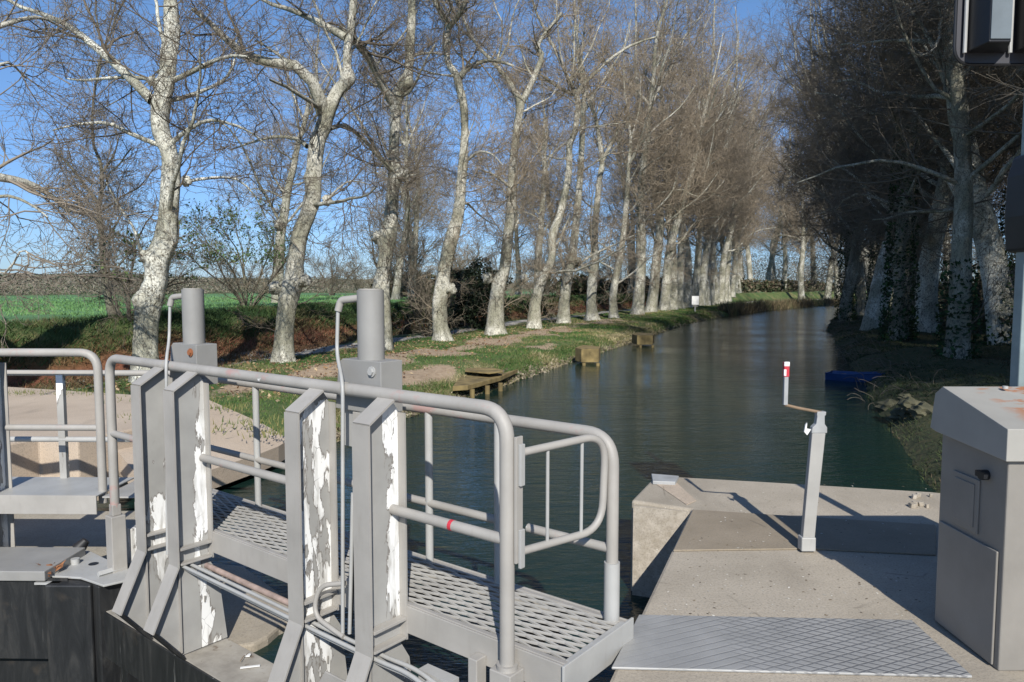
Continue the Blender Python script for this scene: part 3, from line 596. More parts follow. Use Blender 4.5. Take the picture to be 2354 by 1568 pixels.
# ------------------------------------------------------------------ trees
def perp(d, rng):
    r = rng.normal(size=d.shape); r -= d*np.sum(r*d, -1, keepdims=True); return r/np.linalg.norm(r, axis=-1, keepdims=True)
def children(rng, P, R, n, t0, t1, ang, sd, lf, m, wander, up, rr, rmin, shape=None):
    N, m0 = P.shape[:2]; idx = np.repeat(np.arange(N), n)
    t = (np.tile(np.arange(n), N)+rng.random(N*n))/n*(t1-t0)+t0
    u = t*(m0-1); i0 = np.minimum(u.astype(int), m0-2); fr = (u-i0)[:, None]
    p = P[idx, i0]*(1-fr)+P[idx, i0+1]*fr; pd = P[idx, i0+1]-P[idx, i0]; pd /= np.linalg.norm(pd, axis=1)[:, None]
    pr = R[idx, i0]*(1-fr[:, 0])+R[idx, i0+1]*fr[:, 0]
    a = np.radians(np.clip(rng.normal(ang, sd, N*n), 12, 110))[:, None]; d = np.cos(a)*pd+np.sin(a)*perp(pd, rng)
    L = lf*rng.uniform(.55, 1.3, N*n)*(1-.45*t)
    out = [p]; st = (L/(m-1))[:, None]
    for k in range(m-1):
        d = d+rng.normal(size=d.shape)*wander+np.array([0, 0, up]); d /= np.linalg.norm(d, axis=1)[:, None]
        p = p+d*st; out.append(p)
    C = np.stack(out, 1); r0 = np.maximum(pr*rr, rmin)
    RR = r0[:, None]*np.linspace(1, .3, m)[None]; return C, np.maximum(RR, rmin*.6)
def tubes(P, R, k):
    N, m = P.shape[:2]; T = np.gradient(P, axis=1); T /= np.linalg.norm(T, axis=2)[..., None]+1e-9
    ref = np.where(np.abs(T[..., 2:3]) < .85, np.array([0, 0, 1.]), np.array([1., 0, 0])); ref = np.broadcast_to(ref[:, :1], T.shape)
    A = np.cross(T, ref); A /= np.linalg.norm(A, axis=2)[..., None]+1e-9; B = np.cross(T, A)
    th = np.arange(k)*2*PI/k
    V = P[:, :, None]+R[:, :, None, None]*(np.cos(th)[None, None, :, None]*A[:, :, None]+np.sin(th)[None, None, :, None]*B[:, :, None])
    I = np.arange(N*m*k).reshape(N, m, k); J = np.roll(I, -1, 2)
    Fq = np.stack([I[:, :-1], J[:, :-1], J[:, 1:], I[:, 1:]], -1).reshape(-1, 4); return V.reshape(-1, 3), Fq
def merge(parts):
    V = []; Fq = []; o = 0
    for v, f in parts: V.append(v); Fq.append(f+o); o += len(v)
    return np.concatenate(V), np.concatenate(Fq)
def smooth_path(pts, m):
    P = np.array(pts, float); n = len(P); t = np.linspace(0, n-1, m); out = []
    for u in t:
        i = min(int(u), n-2); f = u-i; p0 = P[max(i-1, 0)]; p1 = P[i]; p2 = P[i+1]; p3 = P[min(i+2, n-1)]
        out.append(.5*((2*p1)+(-p0+p2)*f+(2*p0-5*p1+4*p2-p3)*f*f+(-p0+3*p1-3*p2+p3)*f**3))
    return np.array(out)
def trunk_mesh(P, R, k, rng, knobs=(), flare=True):
    m = len(P); V, Fq = tubes(P[None], R[None], k); V = V.reshape(m, k, 3); C = P[:, None]
    d = V-C; th = np.arange(k)*2*PI/k; h = np.linspace(0, 1, m)
    mod = 1+.07*np.sin(th[None]*3+h[:, None]*9+rng.random()*6)+.05*np.sin(th[None]*5-h[:, None]*17+rng.random()*6)+rng.normal(0, .022, (m, k))
    if flare:
        L = np.linalg.norm(P-P[0], axis=1); fl = np.exp(-L/.32)[:, None]; mod = mod+fl*(.16+.2*np.sin(th[None]*4+rng.random()*6))
    V = C+d*mod[..., None]
    for kp, kr in knobs:
        q = V-np.array(kp); dist = np.linalg.norm(q, axis=2); wgt = np.exp(-(dist/(kr*.85))**2)[..., None]
        out = d/np.linalg.norm(d, axis=2)[..., None]; V = V+out*wgt*kr*.6
    V = V.reshape(-1, 3); return V, Fq
def make_tree(base, trunkP, trunkR, limbs, rng, dens=1., lv5=True, nl1=7, tw=1., knobs=(), k=18, l2f=1.0, Lmain=5., top=True, t_lo=.35):
    """trunkP: world points; limbs: list of (pts, r0, r1). Returns (bark mesh data, twig mesh data) relative to base."""
    base = np.array(base, float); TP = smooth_path(trunkP, max(26, 5*len(trunkP)))-base
    TR = .82*np.interp(np.linspace(0, 1, len(TP)), np.linspace(0, 1, len(trunkR)), trunkR)
    kn = [(np.array(p)-base, r) for p, r in knobs]
    for i in range(2):
        j = rng.integers(4, len(TP)-4); a = rng.random()*6.28; kn.append((TP[j]+np.array([math.cos(a), math.sin(a), 0])*TR[j], TR[j]*rng.uniform(.3, .5)))
    bark = [trunk_mesh(TP, TR, k, rng, kn)]
    for kp, kr in kn[:len(knobs)]:
        th, ph = np.meshgrid(np.linspace(0, 2*PI, 15)[:-1], np.linspace(.05, PI-.05, 9)); rr_ = kr*.62*(1+.25*np.sin(th*3+ph*4)+rng.normal(0, .10, th.shape))
        vv = np.stack([kp[0]+rr_*np.sin(ph)*np.cos(th), kp[1]+rr_*np.sin(ph)*np.sin(th), kp[2]+rr_*np.cos(ph)*.9], -1).reshape(-1, 3); I_ = np.arange(9*14).reshape(9, 14)
        bark.append((vv, np.stack([I_[:-1], np.roll(I_, -1, 1)[:-1], np.roll(I_, -1, 1)[1:], I_[1:]], -1).reshape(-1, 4)))
    m1 = 9; L1P = []; L1R = []
    for pts, r0, r1 in limbs:
        L1P.append(smooth_path(np.array(pts)-base, m1)); L1R.append(np.linspace(r0, r1, m1))
    if nl1:
        C, RR = children(rng, TP[None], TR[None]*1., nl1, t_lo, .97, 62, 14, Lmain, m1, .16, .07, .30, .03)
        for c, r in zip(C, RR): L1P.append(c); L1R.append(r)
    if top:                                     # leader above the traced trunk
        d = TP[-1]-TP[-3]; d /= np.linalg.norm(d); pts = [TP[-1]]
        for i in range(m1-1):
            d = d+rng.normal(size=3)*.1+np.array([0, 0, .06]); d /= np.linalg.norm(d); pts.append(pts[-1]+d*Lmain*1.3/(m1-1))
        L1P.append(np.array(pts)); L1R.append(np.linspace(TR[-1], .025, m1))
        for j in range(3):
            d2 = d+perp(d[None], rng)[0]*.7; d2 /= np.linalg.norm(d2); pts = [TP[-1]]
            for i in range(m1-1):
                d2 = d2+rng.normal(size=3)*.12+np.array([0, 0, .06]); d2 /= np.linalg.norm(d2); pts.append(pts[-1]+d2*Lmain*1.1/(m1-1))
            L1P.append(np.array(pts)); L1R.append(np.linspace(TR[-1]*.6, .02, m1))
    P1 = np.array(L1P); R1 = np.array(L1R); bark.append(tubes(P1, R1, 10))
    P2, R2 = children(rng, P1, R1, max(4, int(9*dens)), .08, 1., 52, 15, Lmain*.52*l2f, 7, .20, .06, .42, .012)
    Pe, Re = children(rng, TP[None], TR[None], int((26 if lv5 else 9)*dens), .06, .95, 60, 20, Lmain*.30, 7, .22, .08, .07, .008)   # shoots straight from the trunk
    P2 = np.concatenate([P2, Pe]); R2 = np.concatenate([R2, Re])
    big = R2[:, 0] > .045; parts = []
    if big.any(): bark.append(tubes(P2[big], R2[big], 6))
    if (~big).any(): parts.append(tubes(P2[~big], R2[~big], 4))
    P3, R3 = children(rng, P2, R2, max(4, int(8*dens)), .12, 1., 48, 16, Lmain*.24, 5, .24, .05, .55, .0062*tw)
    parts.append(tubes(P3, R3, 3))
    P4, R4 = children(rng, P3, R3, max(3, int(6*dens)), .15, 1., 46, 16, Lmain*.125, 4, .28, .03, .7, .0045*tw)
    parts.append(tubes(P4, R4, 3))
    if lv5:
        P5, R5 = children(rng, P4, R4, 3, .2, 1., 45, 16, Lmain*.06, 3, .3, .0, .8, .0034*tw); parts.append(tubes(P5, R5, 3))
    return merge(bark), merge(parts)
def put_tree(base, data, label, group, bark='bark', twig='twig', name='plane_tree', cat='tree'):
    o = thing(name, label, cat, tuple(base), 0, group)
    link('trunk', arr_mesh('trunk', *data[0], smooth=True), M[bark], o); link('crown', arr_mesh('crown', *data[1]), M[twig], o); return o
def copy_tree(src, base, rz, sc, label, group):
    r = src.copy(); COL.objects.link(r); r.location = base; r.rotation_euler = (0, 0, rz); r.scale = (sc[0], sc[0], sc[1]); tag(r, label, None, group)
    for c in src.children:
        d = c.copy(); COL.objects.link(d); d.parent = r
    return r
def gz(x, y):
    s = np.array([x*AX[0]+y*AX[1]]); n = np.array([x*NX[0]+y*NX[1]]); return float(ground_z(s, n)[0])
GL = 'plane trees lining the left bank'; GRR = 'plane trees crowding the right bank'
# traced trunks: (D, [(px,py,width)], [limb px list, r0, r1, depth drift], knobs)
TR_ = {
1: (14.4, [(333, 884, 84), (334, 796, 63), (338, 735, 60), (346, 690, 66), (358, 650, 62), (366, 600, 56), (384, 545, 62), (388, 500, 50), (392, 412, 50), (388, 356, 42), (368, 300, 46), (368, 245, 50), (383, 187, 42), (388, 131, 42), (396, 75, 41), (393, 19, 35), (390, -40, 30)],
    [([(350, 232), (300, 180), (244, 128), (206, 98), (161, 62), (116, 39), (56, 20), (0, -10)], .10, .03, 1.5), ([(398, 326), (424, 304), (469, 279), (506, 279), (562, 296), (610, 330)], .05, .012, -1.),
     ([(375, 337), (307, 311), (255, 285), (210, 283), (165, 289), (120, 300)], .05, .012, -.8), ([(436, 416), (487, 409), (544, 412), (585, 450), (610, 500)], .035, .01, 1.), ([(394, 187), (442, 165), (487, 142), (532, 129), (570, 131)], .055, .02, -1.2),
     ([(330, 590), (318, 560), (305, 520), (270, 470), (245, 420)], .04, .01, .8), ([(372, 190), (330, 180), (270, 178), (190, 185), (150, 180)], .05, .012, 1.)],
    [((428, 416), .16), ((336, 592), .2), ((322, 690), .17), ((395, 20), .12), ((350, 187), .15)]),
2: (18., [(654, 834, 66), (653, 811, 55), (655, 747, 49), (661, 695, 51), (669, 668, 48), (679, 592, 45), (690, 535, 44), (715, 469, 42), (720, 412, 42), (727, 337, 40), (742, 295, 42), (758, 250, 38), (777, 210, 33), (800, 184, 30), (798, 150, 23), (800, 105, 23), (807, 56, 21), (811, 10, 20), (815, -40, 18)],
    [([(742, 262), (736, 232), (717, 187), (676, 150), (609, 142), (560, 124), (515, 86), (480, 50), (440, 20)], .17, .04, -1.5), ([(797, 88), (747, 60), (702, 37), (665, 22), (609, 4), (560, -30)], .10, .03, 1.), ([(806, 90), (815, 94), (845, 130), (867, 176), (892, 222)], .11, .07, 2.),
     ([(706, 337), (680, 319), (627, 315), (571, 330), (530, 345)], .06, .015, 1.), ([(645, 514), (627, 480), (590, 412), (560, 341), (515, 285), (470, 260)], .04, .012, -1.), ([(758, 296), (774, 291), (796, 289), (834, 319), (871, 360), (905, 395)], .06, .04, 2.5), ([(750, 460), (785, 427), (811, 416), (850, 425)], .03, .01, 1.)],
    [((752, 461), .2), ((643, 517), .22), ((632, 662), .25), ((700, 645), .25), ((800, 180), .2)]),
3: (22.1, [(878, 800, 60), (876, 700, 50), (877, 657, 46), (881, 631, 38), (887, 592, 37), (894, 541, 44), (899, 500, 38), (901, 450, 32), (906, 394, 32), (905, 337, 27), (909, 262, 28), (910, 225, 34), (922, 205, 27), (934, 185, 25), (940, 160, 24), (942, 112, 25), (946, 56, 22), (947, 0, 20), (950, -50, 17)],
    [([(905, 235), (890, 217), (867, 172), (846, 128), (815, 94), (780, 60)], .16, .06, -1.), ([(942, 130), (960, 125), (990, 122), (1014, 124)], .06, .02, 1.), ([(905, 400), (890, 385), (860, 350), (830, 310)], .07, .03, -1.), ([(915, 400), (935, 405), (960, 400)], .06, .02, 0)],
    [((925, 403), .3), ((868, 545), .3), ((934, 190), .25)]),
4: (25.1, [(1017, 790, 62), (1013, 765, 45), (1010, 747, 41), (1009, 695, 41), (1016, 644, 36), (1027, 592, 36), (1040, 541, 38), (1054, 487, 30), (1064, 375, 25), (1068, 300, 20), (1066, 244, 22), (1056, 200, 21), (1048, 172, 20), (1029, 142, 17), (1025, 94, 17), (1030, 60, 16), (1014, 30, 15), (998, 0, 14), (985, -40, 12)],
    [([(1056, 180), (1070, 161), (1092, 148), (1130, 138), (1180, 152)], .12, .04, 1.), ([(1029, 64), (1042, 50), (1055, 34), (1066, 10), (1075, -30)], .11, .06, -1.), ([(1066, 375), (1100, 350), (1130, 355), (1155, 380)], .06, .015, -1.5)],
    [((1028, 100), .2), ((1036, 665), .3)]),
5: (29., [(1138, 772, 66), (1138, 747, 48), (1141, 695, 42), (1148, 655, 36), (1160, 620, 30), (1163, 592, 30), (1168, 541, 30), (1174, 487, 28), (1174, 450, 24), (1178, 375, 22), (1188, 300, 21), (1193, 262, 20), (1196, 236, 22), (1184, 212, 14), (1175, 195, 13), (1156, 170, 12), (1140, 150, 10)],
    [([(1196, 240), (1217, 202), (1239, 150), (1245, 124), (1235, 101), (1262, 67), (1290, 30)], .13, .06, 0), ([(1170, 465), (1180, 440), (1160, 420), (1130, 400), (1095, 388)], .09, .02, -1.5)],
    [((1120, 640), .35)]),
6: (32.7, [(1227, 757, 50), (1228, 735, 40), (1231, 695, 29), (1245, 644, 28), (1262, 612, 24), (1269, 585, 21), (1270, 541, 25), (1288, 487, 20), (1306, 400, 18), (1308, 337, 17), (1321, 300, 16), (1329, 244, 16), (1322, 215, 15), (1310, 190, 10)],
    [([(1322, 220), (1340, 195), (1370, 165), (1410, 130), (1460, 100), (1510, 85)], .10, .04, 1.), ([(1320, 218), (1300, 210), (1270, 192), (1240, 170)], .1, .04, -1.)], [((1205, 640), .3)]),
7: (36.2, [(1294, 749, 50), (1296, 735, 36), (1297, 695, 29), (1303, 644, 30), (1310, 605, 26), (1318, 560, 22), (1326, 480, 20), (1335, 380, 17), (1340, 260, 14)], [], [((1330, 600), .3)]),
8: (40.5, [(1360, 739, 50), (1360, 720, 32), (1359, 690, 25), (1362, 644, 28), (1368, 592, 24), (1366, 541, 20), (1376, 420, 15), (1383, 375, 15), (1376, 310, 12), (1368, 270, 10)], [([(1382, 375), (1400, 340), (1412, 320), (1420, 300)], .12, .05, 0)], []),
9: (44.2, [(1411, 736, 34), (1410, 715, 24), (1409, 683, 22), (1414, 644, 20), (1424, 592, 18), (1432, 540, 16), (1440, 460, 13), (1445, 380, 10)], [], []),
}
LBL = {1: 'white-barked plane tree, nearest whole one, rising behind the gate pipes', 2: 'plane tree leaning right then forking, with a greenish dark lower trunk', 3: 'plane tree rising straight behind the right hydraulic ram',
       4: 'plane tree with flared base on grass just right of the hydraulic ram', 5: 'plane tree second to the right of the ram, base beside the bare dirt', 6: 'plane tree leaning right with a dark stub low on its left side',
       7: 'short-looking knobbly plane tree just left of the upright speckled one', 8: 'upright speckled plane tree ahead of the red dirt patch', 9: 'slim leaning plane tree standing by the red dirt patch'}
for i, (D, tr, limbs, knobs) in TR_.items():
    r2 = np.random.default_rng(100+i)
    P = [AT(x, y, D) for x, y, w_ in tr]; base = P[0].copy(); base[2] = min(base[2], gz(base[0], base[1])+.05)-.08; P[0] = base.copy()
    R = [w_/2/F_*D for x, y, w_ in tr]; LM = []
    for px, r0, r1, dd in limbs:
        LM.append(([AT(x, y, D+dd*k_/(len(px)-1)) for k_, (x, y) in enumerate(px)], r0, r1))
    kn = [(AT(x, y, D-.1), r) for (x, y), r in knobs]
    dens = .76 if i < 4 else .95
    data = make_tree(base, P, R, LM, r2, dens, i <= 6, nl1=(3 if i < 4 else 5), tw=1.0+.09*i, knobs=kn, k=20 if i < 5 else 14, Lmain=4.2+.12*i, t_lo=.25)
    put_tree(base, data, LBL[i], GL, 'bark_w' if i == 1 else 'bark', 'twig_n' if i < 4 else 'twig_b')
# a tree just outside the left edge whose limbs reach into view
r2 = np.random.default_rng(99); P = [np.array([-8.9, 10.6, -.2]), np.array([-8.9, 10.6, 1.5]), np.array([-8.8, 10.7, 3.5]), np.array([-8.9, 10.8, 6.]), np.array([-8.7, 11, 9.])]
LM = [([AT(-60, 395, 10.8), AT(0, 408, 11), AT(60, 420, 11.3), AT(110, 445, 11.5), AT(162, 488, 11.7)], .075, .03), ([AT(-80, 470, 10.7), AT(10, 450, 10.5), AT(70, 470, 10.4), AT(110, 500, 10.2)], .03, .01),
      ([AT(-120, 560, 10.6), AT(0, 630, 10.2), AT(50, 575, 10.), AT(75, 600, 9.9)], .02, .006), ([AT(-100, 100, 10.8), AT(0, 60, 11), AT(90, 40, 11.5), AT(150, 70, 12)], .05, .012), ([AT(-90, 300, 10.8), AT(0, 148, 11), AT(60, 180, 11.5)], .03, .012)]
put_tree(P[0], make_tree(P[0], P, [.36, .32, .28, .24, .15], LM, r2, .8, True, nl1=2, tw=1., Lmain=3.6, top=False), 'plane tree outside the left edge whose broken pale limb reaches in', GL)
# generic far trees
def generic(seed, H, r0, Lmain, dens, lean=(0, 0), nl1=9, tw=1.6, t_lo=.33):
    r2 = np.random.default_rng(seed); n = 9; P = [np.array([0, 0, -.1])]; d = np.array([lean[0], lean[1], 1.])
    for i in range(n-1):
        d = d+r2.normal(size=3)*.07; d[2] = abs(d[2]); d /= np.linalg.norm(d); P.append(P[-1]+d*H/(n-1))
    R = np.linspace(r0, r0*.38, n); R[0] *= 1.1
    return make_tree((0, 0, 0), P, R, [], r2, dens, False, nl1=nl1, tw=tw, k=12, Lmain=Lmain, t_lo=t_lo)
gens = []
far_label = 'pale plane tree deep in the left row before the canal bend'
for k_, (px, D) in enumerate([(1465, 49.5), (1495, 53), (1525, 57)]):
    p = AT(px, 700, D); base = (p[0], p[1], gz(p[0], p[1]))
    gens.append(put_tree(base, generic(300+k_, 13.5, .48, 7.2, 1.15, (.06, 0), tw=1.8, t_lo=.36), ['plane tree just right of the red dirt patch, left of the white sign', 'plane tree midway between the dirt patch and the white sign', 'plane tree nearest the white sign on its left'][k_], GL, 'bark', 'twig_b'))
for k_ in range(15):
    t_ = 45.5+k_*3.3; x, y = -5.5+.404*t_, 18+.915*t_
    q = random.uniform(.9, 1.12); copy_tree(gens[k_ % 3], (x, y, gz(x, y)), random.random()*6.28, (q, random.uniform(1.05, 1.25)), far_label, GL)
# second rank and trees across the bend
back = [(30, -24), (38, -22), (47, -26), (56, -20), (64, -23), (72, -18), (82, -22), (90, -16), (60, -34), (76, -32)]
for k_, (s, m_) in enumerate(back):
    x, y = SN(s, m_+bend(s)); q = random.uniform(.55, .9) if s < 60 else random.uniform(.8, 1.1)
    copy_tree(gens[k_ % 3], (x, y, gz(x, y)), random.random()*6.28, (q, q*random.uniform(.9, 1.1)), 'bare tree standing behind the left row beyond the embankment', 'bare trees behind the left row')
for k_, (px, D) in enumerate([(1725, 108), (1760, 118), (1800, 112), (1842, 104), (1868, 122), (1900, 114), (1925, 104), (1780, 132), (1830, 138), (1700, 122)]):
    p = AT(px, 690, D); q = random.uniform(1., 1.3); copy_tree(gens[k_ % 3], (p[0], p[1], gz(p[0], p[1])), random.random()*6.28, (q, q), 'bare tree on the far bank where the canal bends away', 'bare trees across the bend')
# right bank, with ivy
def leaf_cloud(C, size, rng, cols, flat=.0):
    n = len(C); d = rng.normal(size=(n, 3)); d[:, 2] *= (1-flat); d /= np.linalg.norm(d, axis=1)[:, None]; e = perp(d, rng)
    if flat > 0: e[:, 2] *= (1-flat); e /= np.linalg.norm(e, axis=1)[:, None]
    sz = size*rng.uniform(.5, 1.4, n)[:, None]
    V = np.stack([C-d*sz, C+e*sz*.6, C+d*sz, C-e*sz*.6], 1).reshape(-1, 3); Fq = np.arange(4*n).reshape(n, 4)
    cols = np.array(cols); ci = cols[rng.integers(0, len(cols), n)]*rng.uniform(.6, 1.35, (n, 1)); return V, Fq, np.repeat(ci, 4, 0)
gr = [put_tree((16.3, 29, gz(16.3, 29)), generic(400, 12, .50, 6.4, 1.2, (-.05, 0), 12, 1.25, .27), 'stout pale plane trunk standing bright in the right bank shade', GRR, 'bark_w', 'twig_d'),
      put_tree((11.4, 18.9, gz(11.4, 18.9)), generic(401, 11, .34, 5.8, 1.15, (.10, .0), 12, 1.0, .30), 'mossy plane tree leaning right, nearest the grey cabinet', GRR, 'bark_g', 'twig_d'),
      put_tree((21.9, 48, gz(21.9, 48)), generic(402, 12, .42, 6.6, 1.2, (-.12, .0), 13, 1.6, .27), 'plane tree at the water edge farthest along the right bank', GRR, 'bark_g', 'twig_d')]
def ivy(tree, h, r, n, seed):
    r2 = np.random.default_rng(seed); a = r2.random(n)*6.28; z = r2.random(n)**1.3*h; rad = r*(1-.05*z)+r2.random(n)*.22*(1-z/h*.6)
    C = np.stack([rad*np.cos(a), rad*np.sin(a), z], 1); V, Fq, c = leaf_cloud(C, .06, r2, [(.02, .05, .012), (.03, .075, .018), (.015, .035, .01)])
    link('ivy', arr_mesh('ivy', V, Fq, c), M['col'], tree)
RB = [(14.6, 21.8, 0, 1.0, 'pale plane trunk behind the mossy leaning one'), (13.6, 26., 1, 1.05, 'dark ivy-clad plane trunk just left of the signal pole'), (18.3, 34., 1, 1.1, 'plane trunk just left of the stout bright one, half in shade'), (19., 38.5, 0, 1., 'plane trunk wrapped in ivy behind the blue boat'),
      (19.6, 43.5, 2, 1., 'slender plane trunk with green ivy near the water edge'), (16.5, 24.5, 2, 1., 'rear plane tree in the thicket behind the signal pole')]
for k_, (x, y, g, q, lb) in enumerate(RB):
    o = copy_tree(gr[g], (x, y, gz(x, y)), random.random()*6.28, (q, q), lb, GRR)
    ivy(o, (3., 7., 4., 7., 6., 5.)[k_], .42, (1200, 3600, 1600, 3600, 3000, 2400)[k_], 500+k_)
ivy(gr[1], 2.5, .36, 900, 510)
for k_ in range(22):
    s = random.uniform(24, 92); m_ = random.uniform(7, 17) if k_ % 2 else random.uniform(3.0, 5); x, y = SN(s, m_+bend(s)); q = random.uniform(.85, 1.15)
    copy_tree(gr[k_ % 3], (x, y, gz(x, y)), random.random()*6.28, (q, q*random.uniform(.9, 1.1)), 'bare tree filling the dark thicket along the right bank', 'trees deep in the right bank thicket')
# neighbours of the same bank just outside the right edge (their crowns and shade reach in)
for k_, (x, y) in enumerate([(12.5, 13.5), (14, 9), (12.8, 4.5), (16.5, 6.), (17.5, 12), (20, 17), (22, 9), (10.8, 5.5), (11.6, -1.5), (14.5, 1.5), (13, -6), (18, -3), (10.5, 9.5)]):
    q = random.uniform(.95, 1.15); copy_tree(gr[k_ % 3], (x, y, gz(x, y)), random.random()*6.28, (q, q), 'tree beyond the right edge whose twigs overhang the bank', 'trees beyond the right edge')

# ------------------------------------------------------------------ shrubs and hedges
def shrub(seed, H, W, n, mstem=(5, 9), tw=1.2):
    r2 = np.random.default_rng(seed); P = []; R = []
    for i in range(n):
        a = r2.random()*6.28; d = np.array([math.cos(a)*r2.uniform(.1, W), math.sin(a)*r2.uniform(.1, W), 1.]); p = np.array([math.cos(a)*.1, math.sin(a)*.1, -.1]); pts = [p]
        for k in range(6):
            d = d+r2.normal(size=3)*.15; d /= np.linalg.norm(d); p = p+d*H/6*r2.uniform(.8, 1.1); pts.append(p)
        P.append(pts); R.append(np.linspace(.045, .012, 7))
    P = np.array(P); R = np.array(R); bark = tubes(P, R, 6)
    P2, R2 = children(r2, P, R, 9, .1, 1, 42, 14, H*.42, 5, .2, .08, .5, .008*tw); P3, R3 = children(r2, P2, R2, 8, .1, 1, 42, 14, H*.2, 4, .22, .06, .6, .0055*tw)
    P4, R4 = children(r2, P3, R3, 5, .2, 1, 42, 14, H*.1, 3, .25, .04, .7, .0045*tw)
    return bark, merge([tubes(P2, R2, 3), tubes(P3, R3, 3), tubes(P4, R4, 3)])
def put_shrub(px, py, D, seed, H, W, n, label, leaf=None, twig='twig_s', cat='bush'):
    p = AT(px, py, D); b = (p[0], p[1], gz(p[0], p[1])); d = shrub(seed, H, W, n)
    o = thing('bush', label, cat, b); link('stems', arr_mesh('stems', *d[0], smooth=True), M['bark_d'], o); link('crown', arr_mesh('crown', *d[1]), M[twig], o)
    if leaf:
        r2 = np.random.default_rng(seed+1); idx = r2.integers(0, len(d[1][0]), leaf); C = d[1][0][idx]; C = C[C[:, 2] > H*.45]+r2.normal(0, .05, (np.sum(d[1][0][idx][:, 2] > H*.45), 3))
        V, Fq, c = leaf_cloud(C, .045, r2, [(.07, .13, .03), (.09, .14, .04), (.05, .1, .03)]); link('leaves', arr_mesh('leaves', V, Fq, c), M['col'], o)
    return o
b1 = put_shrub(570, 700, 27, 600, 3.6, .75, 8, 'round greenish bush in the field between the first two plane trees', 5000)
b2 = put_shrub(980, 690, 29, 601, 3.0, .8, 7, 'bare dark bush on the bank right of the hydraulic ram')
b3 = put_shrub(300, 730, 17.5, 602, 2.2, .7, 6, 'low scrubby bush tangled at the foot of the white-barked tree', 900)
# slim dark tree behind the first plane tree
r2 = np.random.default_rng(620); D = 19.5; tr = [(262, 730, 24), (250, 690, 20), (240, 640, 19), (236, 590, 17), (231, 520, 15), (226, 480, 13), (234, 440, 11), (232, 380, 9), (215, 330, 7), (212, 260, 5)]
P = [AT(x, y, D) for x, y, w_ in tr]; base = P[0].copy(); base[2] = gz(base[0], base[1])-.05; P[0] = base
LM = [([AT(226, 520, D), AT(205, 490, D), AT(160, 470, D), AT(100, 450, D)], .04, .01), ([AT(236, 560, D), AT(265, 520, D), AT(290, 470, D)], .04, .01), ([AT(228, 470, D), AT(190, 420, D), AT(150, 370, D), AT(110, 340, D)], .05, .012), ([AT(232, 400, D), AT(260, 360, D), AT(275, 310, D)], .04, .01)]
o = put_tree(base, make_tree(base, P, [w_/2/F_*D for *_, w_ in tr], LM, r2, .85, True, nl1=6, tw=1., k=10, Lmain=2.7, top=True, t_lo=.2), 'slim dark-barked tree on the embankment left of the white plane tree', 'bare trees behind the left row', 'bark_d', 'twig', 'bare_tree')
for k_, (px, D) in enumerate([(905, 46), (985, 60), (1075, 52), (1170, 60), (1240, 66), (1330, 70), (1420, 74), (840, 72), (760, 78)]):
    p = AT(px, 690, D); c = b2.copy(); COL.objects.link(c); c.location = (p[0], p[1], gz(p[0], p[1])); c.rotation_euler = (0, 0, k_*1.7); q = random.uniform(1.1, 1.9); c.scale = (q, q, q)
    tag(c, 'bare grey-brown bush in the hedge at the back of the green field', 'bush', 'bushes along the back of the field')
    for ch in b2.children:
        d = ch.copy(); COL.objects.link(d); d.parent = c
# dark evergreen
r2 = np.random.default_rng(640); p = AT(1085, 700, 33); o = thing('evergreen_bush', 'dense dark evergreen bush behind the plane trees right of the ram', 'bush', (p[0], p[1], gz(p[0], p[1])))
n = 9000; d = r2.normal(size=(n, 3)); d /= np.linalg.norm(d, axis=1)[:, None]; rr = r2.random(n)**.4
C = d*rr[:, None]*np.array([1.7, 1.3, 1.5])*(1+.25*np.sin(d[:, :1]*5)*np.cos(d[:, 2:]*6))+np.array([0, 0, 1.45]); C[:, 2] = np.abs(C[:, 2])
V, Fq, c = leaf_cloud(C, .075, r2, [(.018, .03, .012), (.025, .045, .015), (.012, .02, .01)]); link('foliage', arr_mesh('foliage', V, Fq, c), M['col'], o)
MB().tube([(0, 0, -.1), (.05, 0, .7), (0, .05, 1.5)], [.1, .08, .04], 8).build('stem', M['bark_d'], o, True)
# far wood behind the field: one mass
r2 = np.random.default_rng(650); n = 120000
s_ = r2.uniform(-20, 330, n); lat = r2.uniform(-108, -78, n)
hh = .5+2.2*fbm(s_*.16, lat*.1, 31)+1.3*fbm(s_*.6, lat*.3, 33)+np.clip((lat+100)*-.12, 0, .8); z = r2.random(n)**.8*hh
C = np.stack([s_*AX[0]+(lat+BEND(np.minimum(s_, 120)))*NX[0], s_*AX[1]+(lat+BEND(np.minimum(s_, 120)))*NX[1], z+.4], 1)
V, Fq, c = leaf_cloud(C, .14, r2, [(.19, .17, .13), (.17, .155, .12), (.21, .18, .135), (.155, .155, .105)])
tag(link('far_wood', arr_mesh('far_wood', V, Fq, c), M['col']), 'grey-brown scrubby wood along the far side of the green field', 'wood', kind='stuff')
n = 90000; s_ = r2.uniform(-60, 420, n); lat = r2.uniform(-330, -240, n); hh = 1.5+5*fbm(s_*.03, lat*.03, 41); z = r2.random(n)**.7*hh
C = np.stack([s_*AX[0]+lat*NX[0], s_*AX[1]+lat*NX[1], z+1.8], 1); V, Fq, c = leaf_cloud(C, .65, r2, [(.13, .14, .09), (.09, .12, .075), (.17, .15, .11), (.08, .10, .07)])
tag(link('hill_wood', arr_mesh('hill_wood', V, Fq, c), M['col']), 'low dark wooded rise on the horizon at the left', 'wood', kind='stuff')
n = 190000; s_ = r2.uniform(118, 200, n); lat = r2.uniform(-60, 40, n); hh = 3+8*fbm(s_*.08, lat*.08, 81); z = r2.random(n)**1.2*hh
